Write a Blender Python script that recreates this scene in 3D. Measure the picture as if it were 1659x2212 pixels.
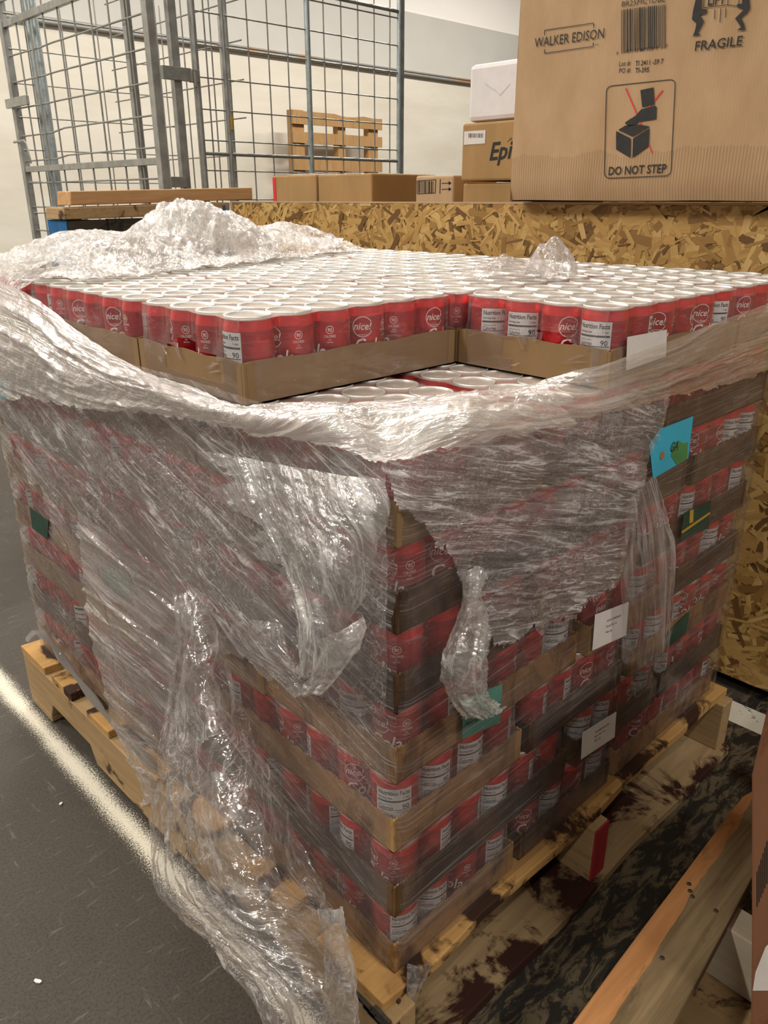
import bpy, math, random
import numpy as np
from mathutils import Vector, Matrix, Euler

for _o in list(bpy.data.objects): bpy.data.objects.remove(_o)
SC = bpy.context.scene
COL = SC.collection
random.seed(5)

# ------------------------------------------------------------------ camera
PH = 0.14                                   # height of the pallet the cans stand on
CAM = np.array([-0.4771, -0.4760, 0.8777 + PH])
YAW, PITCH, ROLL, FPX = 0.8027, 0.3823, -0.0018, 1690.2
_cy, _sy, _cp, _sp = math.cos(YAW), math.sin(YAW), math.cos(PITCH), math.sin(PITCH)
_f = np.array([_cy*_cp, _sy*_cp, -_sp]); _r = np.array([_sy, -_cy, 0.0]); _u = np.cross(_r, _f)
_cr, _sr = math.cos(ROLL), math.sin(ROLL)
CR, CU, CF = _cr*_r + _sr*_u, -_sr*_r + _cr*_u, _f
cam = bpy.data.cameras.new('camera'); camo = bpy.data.objects.new('camera', cam); COL.objects.link(camo)
cam.sensor_fit = 'HORIZONTAL'; cam.sensor_width = 36.0; cam.lens = FPX/1659*36.0
cam.clip_start = 0.02; cam.clip_end = 60
camo.matrix_world = Matrix(((CR[0], CU[0], -CF[0], CAM[0]), (CR[1], CU[1], -CF[1], CAM[1]), (CR[2], CU[2], -CF[2], CAM[2]), (0, 0, 0, 1)))
SC.camera = camo
def pix(px, py, axis, val):                 # point of the photograph on the plane axis = val (metres)
    d = CF + CR*(px-829.5)/FPX - CU*(py-1106)/FPX
    return CAM + (val-CAM[axis])/d[axis]*d

# ------------------------------------------------------------------ world, lights, exposure
w = bpy.data.worlds.new('world'); SC.world = w; w.use_nodes = True
w.node_tree.nodes['Background'].inputs[0].default_value = (1.0, 0.93, 0.84, 1)
w.node_tree.nodes['Background'].inputs[1].default_value = 0.20
SC.view_settings.view_transform = 'Standard'; SC.view_settings.look = 'None'
SC.view_settings.exposure = 0.3; SC.view_settings.gamma = 1.0; SC.view_settings.use_curve_mapping = False
def strip_lamp(x, y, z, sx, sy, power, col=(1.0, 0.95, 0.87)):
    l = bpy.data.lights.new('unseen_strip_lamp', 'AREA'); l.shape = 'RECTANGLE'; l.size = sx; l.size_y = sy
    l.energy = power; l.color = col
    o = bpy.data.objects.new('unseen_strip_lamp', l); COL.objects.link(o); o.location = (x, y, z)
    return o
for (x, y, pw) in [(-3.0, 1.0, 105), (-1.6, 2.8, 55), (0.9, 1.6, 22), (-2.4, 3.9, 50), (2.2, 3.4, 70), (0.2, 4.2, 40), (4.4, 3.4, 78),
                   (-2.2, -1.4, 40), (0.2, -3.2, 100), (6.6, 3.6, 70)]:  # unseen strips; the strong -y one is added to brighten the right-side film
    strip_lamp(x, y, 3.5, 1.25, 0.12, pw)

# ------------------------------------------------------------------ helpers
def setp(o, label=None, cat=None, group=None, kind=None):
    if label: o['label'] = label
    if cat: o['category'] = cat
    if group: o['group'] = group
    if kind: o['kind'] = kind
    return o
def empty(name, loc, label, cat, group=None):
    o = bpy.data.objects.new(name, None); COL.objects.link(o); o.location = loc
    o.empty_display_size = 0.05
    return setp(o, label, cat, group)
def link(name, mesh, parent=None):
    o = bpy.data.objects.new(name, mesh); COL.objects.link(o)
    if parent is not None: o.parent = parent
    return o
class MB:
    def __init__(s): s.v = []; s.f = []; s.m = []; s.sm = []
    def add(s, vs, fs, mi=0, smooth=False):
        n = len(s.v); s.v += [tuple(float(c) for c in p) for p in vs]
        for f in fs: s.f.append([i+n for i in f]); s.m.append(mi); s.sm.append(smooth)
    def box(s, x0, x1, y0, y1, z0, z1, mi=0, M=None):
        vs = [(x, y, z) for z in (z0, z1) for y in (y0, y1) for x in (x0, x1)]
        if M is not None: vs = [tuple(M @ Vector(p)) for p in vs]
        s.add(vs, [(0, 2, 3, 1), (4, 5, 7, 6), (0, 1, 5, 4), (2, 6, 7, 3), (0, 4, 6, 2), (1, 3, 7, 5)], mi)
    def tube(s, path, r, n=8, mi=0, flat=None):
        P = [Vector(p) for p in path]; rings = []
        for i, p in enumerate(P):
            t = (P[min(i+1, len(P)-1)] - P[max(i-1, 0)]).normalized()
            a = Vector((0, 0, 1)) if abs(t.z) < 0.9 else Vector((1, 0, 0))
            b = t.cross(a).normalized(); c = t.cross(b)
            rr = r[i] if isinstance(r, (list, tuple)) else r
            rings.append([p + (b*math.cos(2*math.pi*k/n) + c*math.sin(2*math.pi*k/n))*rr for k in range(n)])
        vs = [q for R in rings for q in R]; fs = []
        for i in range(len(P)-1):
            for k in range(n): fs.append((i*n+k, i*n+(k+1) % n, (i+1)*n+(k+1) % n, (i+1)*n+k))
        s.add(vs, fs, mi, True)
        s.add(rings[0], [tuple(range(n))[::-1]], mi); s.add(rings[-1], [tuple(range(n))], mi)
    def lathe(s, prof, n, mi=0, c=(0, 0, 0), cap=True):
        vs = []; fs = []
        for r, z in prof:
            for k in range(n): vs.append((c[0]+r*math.cos(2*math.pi*k/n), c[1]+r*math.sin(2*math.pi*k/n), c[2]+z))
        for i in range(len(prof)-1):
            for k in range(n): fs.append((i*n+k, i*n+(k+1) % n, (i+1)*n+(k+1) % n, (i+1)*n+k))
        if cap: fs.append(tuple((len(prof)-1)*n+k for k in range(n)))
        s.add(vs, fs, mi, True)
    def poly(s, pts, mi=0): s.add(pts, [tuple(range(len(pts)))], mi)
    def slab(s, pts, nrm, t, mi=0):          # polygon with thickness
        nrm = Vector(nrm); a = [Vector(p) for p in pts]; b = [p + nrm*t for p in a]; n = len(a)
        s.add(a+b, [tuple(range(n))[::-1], tuple(range(n, 2*n))] + [(i, (i+1) % n, n+(i+1) % n, n+i) for i in range(n)], mi)
    def mesh(s, name, mats):
        me = bpy.data.meshes.new(name); me.from_pydata(s.v, [], s.f)
        for m in (mats if isinstance(mats, (list, tuple)) else [mats]): me.materials.append(m)
        me.polygons.foreach_set('material_index', s.m); me.polygons.foreach_set('use_smooth', s.sm); me.update()
        return me
    def build(s, name, mats, parent=None, bevel=0):
        o = link(name, s.mesh(name, mats), parent)
        if bevel:
            b = o.modifiers.new('bevel', 'BEVEL'); b.width = bevel; b.segments = 2; b.limit_method = 'ANGLE'
        return o
# text as flat mesh data: list of (verts2d, faces)
_tc = {}
def text2d(txt, shear=0.0, bold=0.0, space=1.0):
    key = (txt, shear, bold, space)
    if key in _tc: return _tc[key]
    c = bpy.data.curves.new('t', 'FONT'); c.body = txt; c.size = 1.0; c.shear = shear; c.offset = bold; c.resolution_u = 2
    c.space_character = space
    o = bpy.data.objects.new('t', c); COL.objects.link(o)
    dg = bpy.context.evaluated_depsgraph_get(); dg.update()
    me = bpy.data.meshes.new_from_object(o.evaluated_get(dg))
    v = np.array([x.co[:2] for x in me.vertices]); f = [tuple(p.vertices) for p in me.polygons]
    bpy.data.objects.remove(o); bpy.data.meshes.remove(me); bpy.data.curves.remove(c)
    _tc[key] = (v, f); return _tc[key]
def text_plane(mb, txt, a, b, up, cap, mi=0, off=(0, 0, 0), shear=0.0, bold=0.0):   # baseline from a to b, cap height
    v, f = text2d(txt, shear, bold)
    a = np.array(a); b = np.array(b); up = np.array(up, float); off = np.array(off)
    x0, x1 = v[:, 0].min(), v[:, 0].max()
    pts = [a + (b-a)*((p[0]-x0)/(x1-x0)) + up*(p[1]/0.69*cap) + off for p in v]
    mb.add(pts, f, mi)
def disc2d(mb, fn, cx, cy, r0, r1, n=24, mi=0, a0=0, a1=2*math.pi):      # ring in a 2-d chart
    A = [a0+(a1-a0)*i/n for i in range(n+1)]
    vs = [fn(cx+r*math.cos(t), cy+r*math.sin(t)) for t in A for r in (r0, r1)]
    mb.add(vs, [(2*i, 2*i+1, 2*i+3, 2*i+2) for i in range(n)], mi)

# numpy noise
_tab = np.random.RandomState(7).rand(256, 256)
def vnoise(x, y, seed=0):
    x = np.asarray(x)+seed*17.13; y = np.asarray(y)+seed*31.7
    xi = np.floor(x).astype(int); yi = np.floor(y).astype(int); fx = x-xi; fy = y-yi
    fx = fx*fx*(3-2*fx); fy = fy*fy*(3-2*fy); g = lambda a, b: _tab[a & 255, b & 255]
    return (g(xi, yi)*(1-fx)+g(xi+1, yi)*fx)*(1-fy)+(g(xi, yi+1)*(1-fx)+g(xi+1, yi+1)*fx)*fy
def fbm(x, y, o=4, seed=0):
    s = 0; a = 0.5; t = 0
    for i in range(o): s = s+a*vnoise(x, y, seed+i*3); t += a; a *= 0.5; x = x*2.03; y = y*2.03
    return s/t

# ------------------------------------------------------------------ materials
class NT:
    def __init__(s, name):
        s.m = bpy.data.materials.new(name); s.m.use_nodes = True; s.t = s.m.node_tree; s.t.nodes.clear()
        s.out = s.n('ShaderNodeOutputMaterial')
    def n(s, ty, **kw):
        nd = s.t.nodes.new(ty)
        for k, v in kw.items():
            if k in ('ins',):
                for i, x in v.items():
                    if isinstance(x, bpy.types.NodeSocket): s.t.links.new(x, nd.inputs[i])
                    else: nd.inputs[i].default_value = x
            else: setattr(nd, k, v)
        return nd
    def l(s, a, b): s.t.links.new(a, b)
    def math(s, op, a, b=0.0, clamp=False):
        nd = s.n('ShaderNodeMath', operation=op, use_clamp=clamp, ins={0: a, 1: b}); return nd.outputs[0]
    def coord(s, kind='Object', scale=(1, 1, 1), rot=(0, 0, 0), loc=(0, 0, 0)):
        tc = s.n('ShaderNodeTexCoord'); mp = s.n('ShaderNodeMapping', ins={1: loc, 2: rot, 3: scale}); s.l(tc.outputs[kind], mp.inputs[0]); return mp.outputs[0]
    def geo(s, scale=(1, 1, 1), rot=(0, 0, 0), loc=(0, 0, 0)):
        tc = s.n('ShaderNodeNewGeometry'); mp = s.n('ShaderNodeMapping', ins={1: loc, 2: rot, 3: scale}); s.l(tc.outputs['Position'], mp.inputs[0]); return mp.outputs[0]
    def noise(s, vec, scale, detail=4, rough=0.55, dist=0.0, out=0):
        nd = s.n('ShaderNodeTexNoise', ins={'Scale': scale, 'Detail': detail, 'Roughness': rough, 'Distortion': dist}); s.l(vec, nd.inputs['Vector']); return nd.outputs[out]
    def ramp(s, fac, stops, interp='LINEAR'):
        r = s.n('ShaderNodeValToRGB'); s.l(fac, r.inputs[0]); cr = r.color_ramp; cr.interpolation = interp
        while len(cr.elements) < len(stops): cr.elements.new(0.5)
        for e, (p, c) in zip(cr.elements, stops):
            e.position = p; e.color = (c, c, c, 1) if isinstance(c, (int, float)) else (*c, 1)
        return r.outputs[0]
    def mix(s, fac, a, b, blend='MIX'):
        nd = s.n('ShaderNodeMix', data_type='RGBA', blend_type=blend)
        for i, x in ((0, fac), (6, a), (7, b)):
            if isinstance(x, bpy.types.NodeSocket): s.l(x, nd.inputs[i])
            else: nd.inputs[i].default_value = x if i == 0 else ((*x, 1) if len(x) == 3 else x)
        return nd.outputs[2]
    def bump(s, h, strength=0.5, dist=0.002):
        b = s.n('ShaderNodeBump', ins={'Strength': strength, 'Distance': dist}); s.l(h, b.inputs['Height']); return b.outputs[0]
    def pbsdf(s, col, rough=0.6, metal=0.0, normal=None, spec=0.5, coat=0.0):
        p = s.n('ShaderNodeBsdfPrincipled')
        for k, x in (('Base Color', col), ('Roughness', rough), ('Metallic', metal), ('Specular IOR Level', spec), ('Coat Weight', coat)):
            if isinstance(x, bpy.types.NodeSocket): s.l(x, p.inputs[k])
            else: p.inputs[k].default_value = ((*x, 1) if isinstance(x, tuple) else x)
        if normal is not None: s.l(normal, p.inputs['Normal'])
        s.l(p.outputs[0], s.out.inputs[0]); return p
def simple(name, col, rough=0.6, metal=0.0, spec=0.5, var=0.12, nscale=30):
    t = NT(name); c = t.coord(); n = t.noise(c, nscale, 4)
    a = tuple(x*(1-var) for x in col); b = tuple(min(1, x*(1+var)) for x in col)
    t.pbsdf(t.ramp(n, [(0.3, a), (0.7, b)]), rough, metal, None, spec); return t.m
def wood(name, c1, c2, axis=0, stain=None, stain_amt=0.5, grain=60, rough=0.75):
    t = NT(name); sc = [grain, grain, grain]; sc[axis] = grain/14
    g = t.geo(tuple(sc)); n1 = t.noise(g, 1.0, 5, 0.6, 1.2); n2 = t.noise(t.geo(), 6, 4)
    col = t.ramp(n1, [(0.25, c1), (0.75, c2)])
    col = t.mix(t.math('MULTIPLY', n2, 0.35), col, tuple(x*0.55 for x in c1))
    if stain:
        s = t.ramp(t.noise(t.geo(loc=(3, 1, 2)), 7, 6, 0.65, 0.6), [(0.62-stain_amt*0.2, 0.0), (0.68-stain_amt*0.2, 1.0)])
        col = t.mix(s, col, stain)
    t.pbsdf(col, rough, 0, t.bump(n1, 0.5, 0.0015), 0.3); return t.m
def cardboard(name, c, stain=None, amt=0.5, rough=0.8, spec=0.25, flute=True):
    t = NT(name); n = t.noise(t.coord(scale=(1, 1, 0.25)), 14, 5, 0.6)
    col = t.ramp(n, [(0.3, tuple(x*0.88 for x in c)), (0.7, tuple(x*1.08 for x in c))])
    if stain:
        s = t.ramp(t.noise(t.geo(scale=(1, 1, 0.5), loc=(2, 5, 1)), 13, 6, 0.65, 1.0), [(0.60-amt*0.25, 0.0), (0.72-amt*0.25, 1.0)])
        col = t.mix(s, col, stain)
    nrm = t.bump(n, 0.25, 0.001)
    t.pbsdf(col, rough, 0, nrm, spec); return t.m
M = {}
M['can_red'] = None
t = NT('can_red_paint'); n = t.noise(t.coord(scale=(1, 1, 1.5)), 35, 3)
t.pbsdf(t.ramp(n, [(0.35, (0.36, 0.008, 0.014)), (0.65, (0.56, 0.016, 0.022))]), 0.3, 0.55, None, 0.5, 0.3); M['can_red'] = t.m
t = NT('can_red_highlight'); t.pbsdf((0.80, 0.03, 0.03), 0.24, 0.6, None, 0.5, 0.4); M['can_highlight'] = t.m  # brighter red for the shoulders, their highlight put into the colour
t = NT('brushed_aluminium'); n = t.noise(t.coord(scale=(6, 60, 1)), 6, 3)
t.pbsdf(t.ramp(n, [(0.3, (0.70, 0.69, 0.65)), (0.7, (0.84, 0.83, 0.79))]), 0.42, 0.6, t.bump(n, 0.12, 0.0005)); M['alu'] = t.m
M['print_white'] = simple('white_ink', (0.80, 0.74, 0.70), 0.45, 0, var=0.03)
M['panel_white'] = simple('panel_silver_white', (0.66, 0.68, 0.68), 0.35, 0.15, var=0.03)
M['ink'] = simple('black_ink', (0.018, 0.017, 0.016), 0.5, var=0.1)
M['ink_soft'] = simple('dark_print_ink', (0.014, 0.012, 0.011), 0.7, var=0.3, nscale=80)
M['red_ink'] = simple('red_ink', (0.62, 0.02, 0.02), 0.6, var=0.05)
M['tray_dry'] = cardboard('cardboard_tray_dry', (0.235, 0.145, 0.068))
M['tray_stained'] = cardboard('cardboard_tray_stained', (0.34, 0.195, 0.075), (0.13, 0.050, 0.010), 0.45, 0.7)
M['tray_soaked'] = cardboard('cardboard_tray_soaked', (0.125, 0.066, 0.026), (0.040, 0.016, 0.006), 0.8, 0.28, 0.5)
M['carton'] = cardboard('carton_tan', (0.44, 0.285, 0.155))
M['carton2'] = cardboard('carton_ochre', (0.37, 0.225, 0.095))
M['carton3'] = cardboard('carton_pinkish', (0.46, 0.315, 0.185))
M['carton_red'] = cardboard('carton_reddish', (0.22, 0.10, 0.05), (0.13, 0.035, 0.02), 0.3)
M['dust_white'] = simple('white_carton', (0.70, 0.66, 0.66), 0.5, var=0.05)
M['osb_base'] = cardboard('osb_base', (0.26, 0.155, 0.05), (0.10, 0.05, 0.015), 0.4)
t = NT('osb_strand'); a = t.n('ShaderNodeAttribute', attribute_name='tone')
n = t.noise(t.n('ShaderNodeUVMap').outputs[0], 1.0, 4)
c = t.ramp(a.outputs['Fac'], [(0.0, (0.10, 0.045, 0.014)), (0.22, (0.32, 0.17, 0.045)), (0.6, (0.55, 0.33, 0.10)), (1.0, (0.72, 0.49, 0.19))])
t.pbsdf(t.mix(t.math('MULTIPLY', n, 0.5), c, (0.22, 0.11, 0.03)), 0.6, 0, None, 0.35); M['strand'] = t.m
M['steel'] = simple('galvanised_steel', (0.30, 0.30, 0.28), 0.38, 0.55, var=0.25, nscale=18)
M['wire'] = simple('galvanised_wire', (0.24, 0.235, 0.21), 0.42, 0.4, var=0.15)
M['wire_blue'] = simple('galvanised_tube_bluish', (0.32, 0.36, 0.36), 0.34, 0.6, var=0.2)
M['wood_new'] = wood('pine_fresh', (0.50, 0.30, 0.13), (0.62, 0.41, 0.20), 0)
M['wood_orange'] = wood('pine_orange', (0.42, 0.22, 0.09), (0.60, 0.36, 0.17), 0)
M['wood_y'] = wood('pallet_stringer_wood', (0.30, 0.185, 0.085), (0.44, 0.30, 0.145), 1, (0.045, 0.018, 0.008), 0.25)
M['wood_x'] = wood('pallet_board_wood', (0.26, 0.17, 0.085), (0.40, 0.28, 0.145), 0, (0.030, 0.008, 0.004), 0.62)
M['wood_top'] = wood('pallet_top_board_wood', (0.40, 0.215, 0.065), (0.54, 0.32, 0.12), 0, (0.035, 0.014, 0.006), 0.66)
M['wood_dark'] = wood('weathered_dark_wood', (0.030, 0.026, 0.022), (0.085, 0.068, 0.05), 0, (0.02, 0.018, 0.016), 0.2)
M['wood_pale'] = wood('pale_plywood', (0.40, 0.33, 0.24), (0.50, 0.42, 0.31), 1, grain=30)
M['wood_red'] = wood('red_painted_wood', (0.30, 0.02, 0.025), (0.42, 0.04, 0.04), 2)
M['paint_blue'] = wood('blue_painted_wood', (0.01, 0.09, 0.24), (0.02, 0.15, 0.36), 2)
M['wood_wall_pallet'] = wood('brown_pallet_wood', (0.30, 0.16, 0.06), (0.46, 0.28, 0.12), 2)
# neighbour deck board: orange unweathered strip beside grey weathered face
t = NT('two_tone_board'); g = t.geo((4, 60, 60)); n1 = t.noise(g, 1.0, 5, 0.6, 1.0)
sep = t.n('ShaderNodeSeparateXYZ'); t.l(t.geo(), sep.inputs[0])
e = t.math('ADD', sep.outputs[1], t.math('MULTIPLY', t.math('SUBTRACT', t.noise(t.geo(), 14, 3), 0.5), 0.014))
e = t.math('ADD', e, t.math('MULTIPLY', sep.outputs[0], -0.076))
k = t.math('GREATER_THAN', e, -0.223)
c = t.mix(k, t.ramp(n1, [(0.3, (0.115, 0.078, 0.038)), (0.7, (0.27, 0.19, 0.10))]), t.ramp(n1, [(0.25, (0.33, 0.145, 0.05)), (0.7, (0.50, 0.235, 0.09))]))
s = t.ramp(t.noise(t.geo((1, 3, 1)), 9, 6, 0.7), [(0.60, 0.0), (0.70, 0.6)])
t.pbsdf(t.mix(s, c, (0.06, 0.03, 0.02)), 0.8, 0, t.bump(n1, 0.6, 0.002), 0.2); M['two_tone'] = t.m
M['wall'] = None
t = NT('painted_wall'); n = t.noise(t.geo((0.5, 1, 2.2)), 1.5, 5, 0.6); n2 = t.noise(t.geo(), 9, 3)
c = t.ramp(n, [(0.35, (0.58, 0.53, 0.44)), (0.65, (0.68, 0.635, 0.55))]); c = t.mix(t.ramp(n2, [(0.68, 0.0), (0.8, 0.25)]), c, (0.35, 0.34, 0.33))
t.pbsdf(c, 0.6, 0, t.bump(n2, 0.1, 0.002), 0.3); M['wall'] = t.m
M['wall_grey'] = simple('grey_wall_band', (0.52, 0.50, 0.46), 0.55, var=0.04, nscale=3)
M['white_paint'] = simple('ceiling_paint', (0.86, 0.82, 0.77), 0.7, var=0.02, nscale=2)
t = NT('sheet_metal_edge'); n = t.noise(t.geo((1.2, 1, 1)), 3, 4)
t.pbsdf(t.ramp(n, [(0.35, (0.30, 0.28, 0.25)), (0.55, (0.29, 0.30, 0.29)), (0.68, (0.36, 0.22, 0.12))]), 0.5, 0.3); M['rail'] = t.m
# floor
t = NT('warehouse_floor'); P0 = t.geo(); sep = t.n('ShaderNodeSeparateXYZ'); t.l(P0, sep.inputs[0]); X, Y = sep.outputs[0], sep.outputs[1]
nb = t.noise(P0, 2.5, 6, 0.6); nf = t.noise(P0, 240, 4, 0.7); nm = t.noise(P0, 26, 6, 0.65, 0.6)
left = t.ramp(nb, [(0.3, (0.050, 0.041, 0.031)), (0.5, (0.060, 0.049, 0.037)), (0.72, (0.046, 0.040, 0.031))])
left = t.mix(t.ramp(nf, [(0.40, 0.7), (0.55, 0.0)]), left, (0.026, 0.021, 0.017))
scr = t.noise(t.geo((14, 90, 1), rot=(0, 0, 0.5)), 1.0, 5, 0.7); scr2 = t.noise(t.geo((60, 8, 1), rot=(0, 0, 0.25)), 1.0, 5, 0.7)
left = t.mix(t.ramp(scr, [(0.60, 0.0), (0.66, 0.35)]), left, (0.20, 0.18, 0.13))
left = t.mix(t.ramp(scr2, [(0.64, 0.0), (0.70, 0.4)]), left, (0.22, 0.19, 0.12))
left = t.mix(t.ramp(nm, [(0.63, 0.0), (0.70, 0.25)]), left, (0.12, 0.10, 0.06))
wear = t.noise(t.geo((16, 46, 1), rot=(0, 0, 0.35)), 1.0, 8, 0.75, 0.9)
right = t.mix(t.ramp(wear, [(0.49, 0.0), (0.57, 0.8)]), (0.016, 0.014, 0.012), (0.135, 0.105, 0.060))
right = t.mix(t.ramp(t.noise(t.geo((14, 120, 1), rot=(0, 0, -0.35)), 1.0, 5, 0.7), [(0.66, 0.0), (0.72, 0.5)]), right, (0.17, 0.145, 0.10))
c = t.mix(t.ramp(Y, [(0.0, 1.0), (0.03, 0.0)]), left, right)
dl = t.math('ABSOLUTE', t.math('ADD', X, 0.060)); spk = t.noise(P0, 330, 3, 0.8)
edge = t.math('ADD', t.math('MULTIPLY', dl, 30.0), t.math('MULTIPLY', t.math('SUBTRACT', spk, 0.5), 2.6))
edge = t.math('ADD', edge, t.math('MULTIPLY', t.math('SUBTRACT', t.noise(P0, 7, 3), 0.5), 0.55))
c = t.mix(t.ramp(edge, [(0.22, 0.92), (0.62, 0.0)]), c, (0.74, 0.69, 0.56))
inx = t.math('MULTIPLY', t.math('GREATER_THAN', X, 0.985), t.math('LESS_THAN', X, 1.06))
inx = t.math('MULTIPLY', inx, t.math('GREATER_THAN', nm, 0.40))
inx = t.math('MULTIPLY', inx, t.math('LESS_THAN', Y, 0.35))
c = t.mix(inx, c, (0.58, 0.54, 0.45))
rg = t.ramp(nb, [(0.3, 0.45), (0.7, 0.7)])
t.pbsdf(c, rg, 0, t.bump(nf, 0.35, 0.001), 0.35); M['floor'] = t.m

def film(name, haze=0.12, line=0.5, lw=0.03, gl=0.18, rough=0.16, su=3.0, sv=45.0, crk=70.0, bs=0.8, bd=0.004, tint=(0.93, 0.92, 0.92), col=(0.86, 0.83, 0.81), patch=0.2, cline=0.0, trl=0.45):
    t = NT(name); uv = t.n('ShaderNodeUVMap').outputs[0]
    def mp(sc, rot=0.0):
        m_ = t.n('ShaderNodeMapping', ins={2: (0, 0, rot), 3: sc}); t.l(uv, m_.inputs[0]); return m_.outputs[0]
    A = t.noise(mp((su, sv, 1)), 1.0, 3, 0.6, 0.8)
    A2 = t.noise(mp((su*2.3, sv*2.1, 1), 0.12), 1.0, 3, 0.6, 0.8)
    B = t.noise(mp((su*1.2, sv*0.22, 1)), 1.0, 3, 0.55, 0.5)
    C = t.noise(mp((crk, crk, 1)), 1.0, 4, 0.62, 1.2)
    ra = t.math('ABSOLUTE', t.math('SUBTRACT', A, 0.5)); rb = t.math('ABSOLUTE', t.math('SUBTRACT', A2, 0.5)); rc = t.math('ABSOLUTE', t.math('SUBTRACT', C, 0.5))
    la = t.ramp(ra, [(0.0, 1.0), (lw, 0.0)]); lb = t.ramp(rb, [(0.0, 0.7), (lw*0.9, 0.0)]); lc = t.ramp(rc, [(0.0, 1.0), (0.02, 0.0)])
    gate = t.ramp(B, [(0.38, 0.15), (0.66, 1.0)])
    al = t.math('MULTIPLY', t.math('MAXIMUM', la, lb), gate); al = t.math('MULTIPLY', al, line)  # white lines: denser folds, with their bright highlights painted in as well
    al = t.math('ADD', al, haze); al = t.math('ADD', al, t.math('MULTIPLY', t.math('SUBTRACT', B, 0.45), patch*1.6))
    if cline: al = t.math('ADD', al, t.math('MULTIPLY', t.math('MULTIPLY', lc, t.ramp(t.noise(mp((7, 7, 1)), 1.0, 3), [(0.42, 0.0), (0.62, 1.0)])), cline))
    al = t.math('MAXIMUM', t.math('MINIMUM', al, 0.96), haze*0.5)
    h = t.math('ADD', t.math('MULTIPLY', A, 0.8), t.math('ADD', t.math('MULTIPLY', A2, 0.35), t.math('MULTIPLY', C, 0.35)))
    nr = t.bump(h, bs, bd)
    df = t.n('ShaderNodeBsdfDiffuse', ins={0: (*col, 1)}); t.l(nr, df.inputs['Normal'])
    tr = t.n('ShaderNodeBsdfTranslucent', ins={0: (*col, 1)}); t.l(nr, tr.inputs['Normal'])
    m1 = t.n('ShaderNodeMixShader', ins={0: trl}); t.l(df.outputs[0], m1.inputs[1]); t.l(tr.outputs[0], m1.inputs[2])
    tp = t.n('ShaderNodeBsdfTransparent', ins={0: (*tint, 1)})
    m2 = t.n('ShaderNodeMixShader'); t.l(al, m2.inputs[0]); t.l(tp.outputs[0], m2.inputs[1]); t.l(m1.outputs[0], m2.inputs[2])
    gs = t.n('ShaderNodeBsdfGlossy', ins={0: (1, 0.98, 0.96, 1), 'Roughness': rough}); t.l(nr, gs.inputs['Normal'])
    fr = t.n('ShaderNodeLayerWeight', ins={0: 0.35}); t.l(nr, fr.inputs['Normal'])
    gf = t.math('ADD', t.math('MULTIPLY', fr.outputs['Fresnel'], 0.30), gl*0.55)
    gf = t.math('MULTIPLY', gf, t.math('ADD', t.ramp(B, [(0.3, 0.5), (0.7, 1.3)]), 0.0), True)
    m3 = t.n('ShaderNodeMixShader'); t.l(gf, m3.inputs[0]); t.l(m2.outputs[0], m3.inputs[1]); t.l(gs.outputs[0], m3.inputs[2])
    t.l(m3.outputs[0], t.out.inputs[0]); return t.m
F = {}
F['tray'] = film('shrink_film_clear', 0.075, 0.22, 0.012, 0.07, 0.08, 6, 30, 30, 0.3, 0.002, (0.97, 0.95, 0.95), (0.80, 0.70, 0.68), 0.10)
F['traytop'] = film('shrink_film_top', 0.46, 0.12, 0.01, 0.05, 0.25, 6, 20, 24, 0.3, 0.002, (0.95, 0.93, 0.92), (0.60, 0.50, 0.43), 0.10, trl=0.2)
F['outer_l'] = film('stretch_film_left', 0.05, 0.8, 0.014, 0.09, 0.08, 1.8, 30, 60, 1.0, 0.006, patch=0.16, cline=0.35)
F['outer_r'] = film('stretch_film_right', 0.025, 0.30, 0.016, 0.06, 0.08, 1.2, 55, 50, 0.6, 0.003, patch=0.10)
F['double_l'] = film('stretch_film_left_second_layer', 0.11, 0.9, 0.018, 0.16, 0.10, 2.5, 24, 60, 1.0, 0.008, patch=0.26, cline=0.6)
F['double_r'] = film('stretch_film_right_second_layer', 0.19, 1.25, 0.026, 0.18, 0.07, 3.5, 36, 80, 1.0, 0.010, patch=0.24, cline=0.7, col=(0.92, 0.88, 0.88))
F['collar'] = film('stretch_film_collar', 0.48, 0.9, 0.05, 0.28, 0.14, 3, 60, 70, 1.0, 0.006, col=(0.92, 0.89, 0.85), patch=0.3, cline=0.7)
F['sash'] = film('stretch_film_sash', 0.24, 0.75, 0.03, 0.22, 0.10, 2, 50, 50, 1.0, 0.006, patch=0.2)
F['crumple'] = film('stretch_film_crumpled', 0.27, 0.8, 0.04, 0.30, 0.10, 14, 30, 70, 1.0, 0.008, col=(0.94, 0.92, 0.89), patch=0.4, cline=0.9)
F['drape'] = film('stretch_film_drape', 0.14, 0.9, 0.035, 0.28, 0.09, 5, 26, 60, 1.0, 0.008, col=(0.92, 0.91, 0.89), patch=0.35, cline=0.8)
F['tail'] = film('stretch_film_tail', 0.07, 0.6, 0.025, 0.22, 0.08, 7, 24, 45, 1.0, 0.008, patch=0.16, cline=0.65)
F['flap'] = film('stretch_film_flap', 0.10, 0.9, 0.03, 0.2, 0.09, 1.6, 30, 40, 1.0, 0.008, col=(0.88, 0.83, 0.83), patch=0.2)

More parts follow.
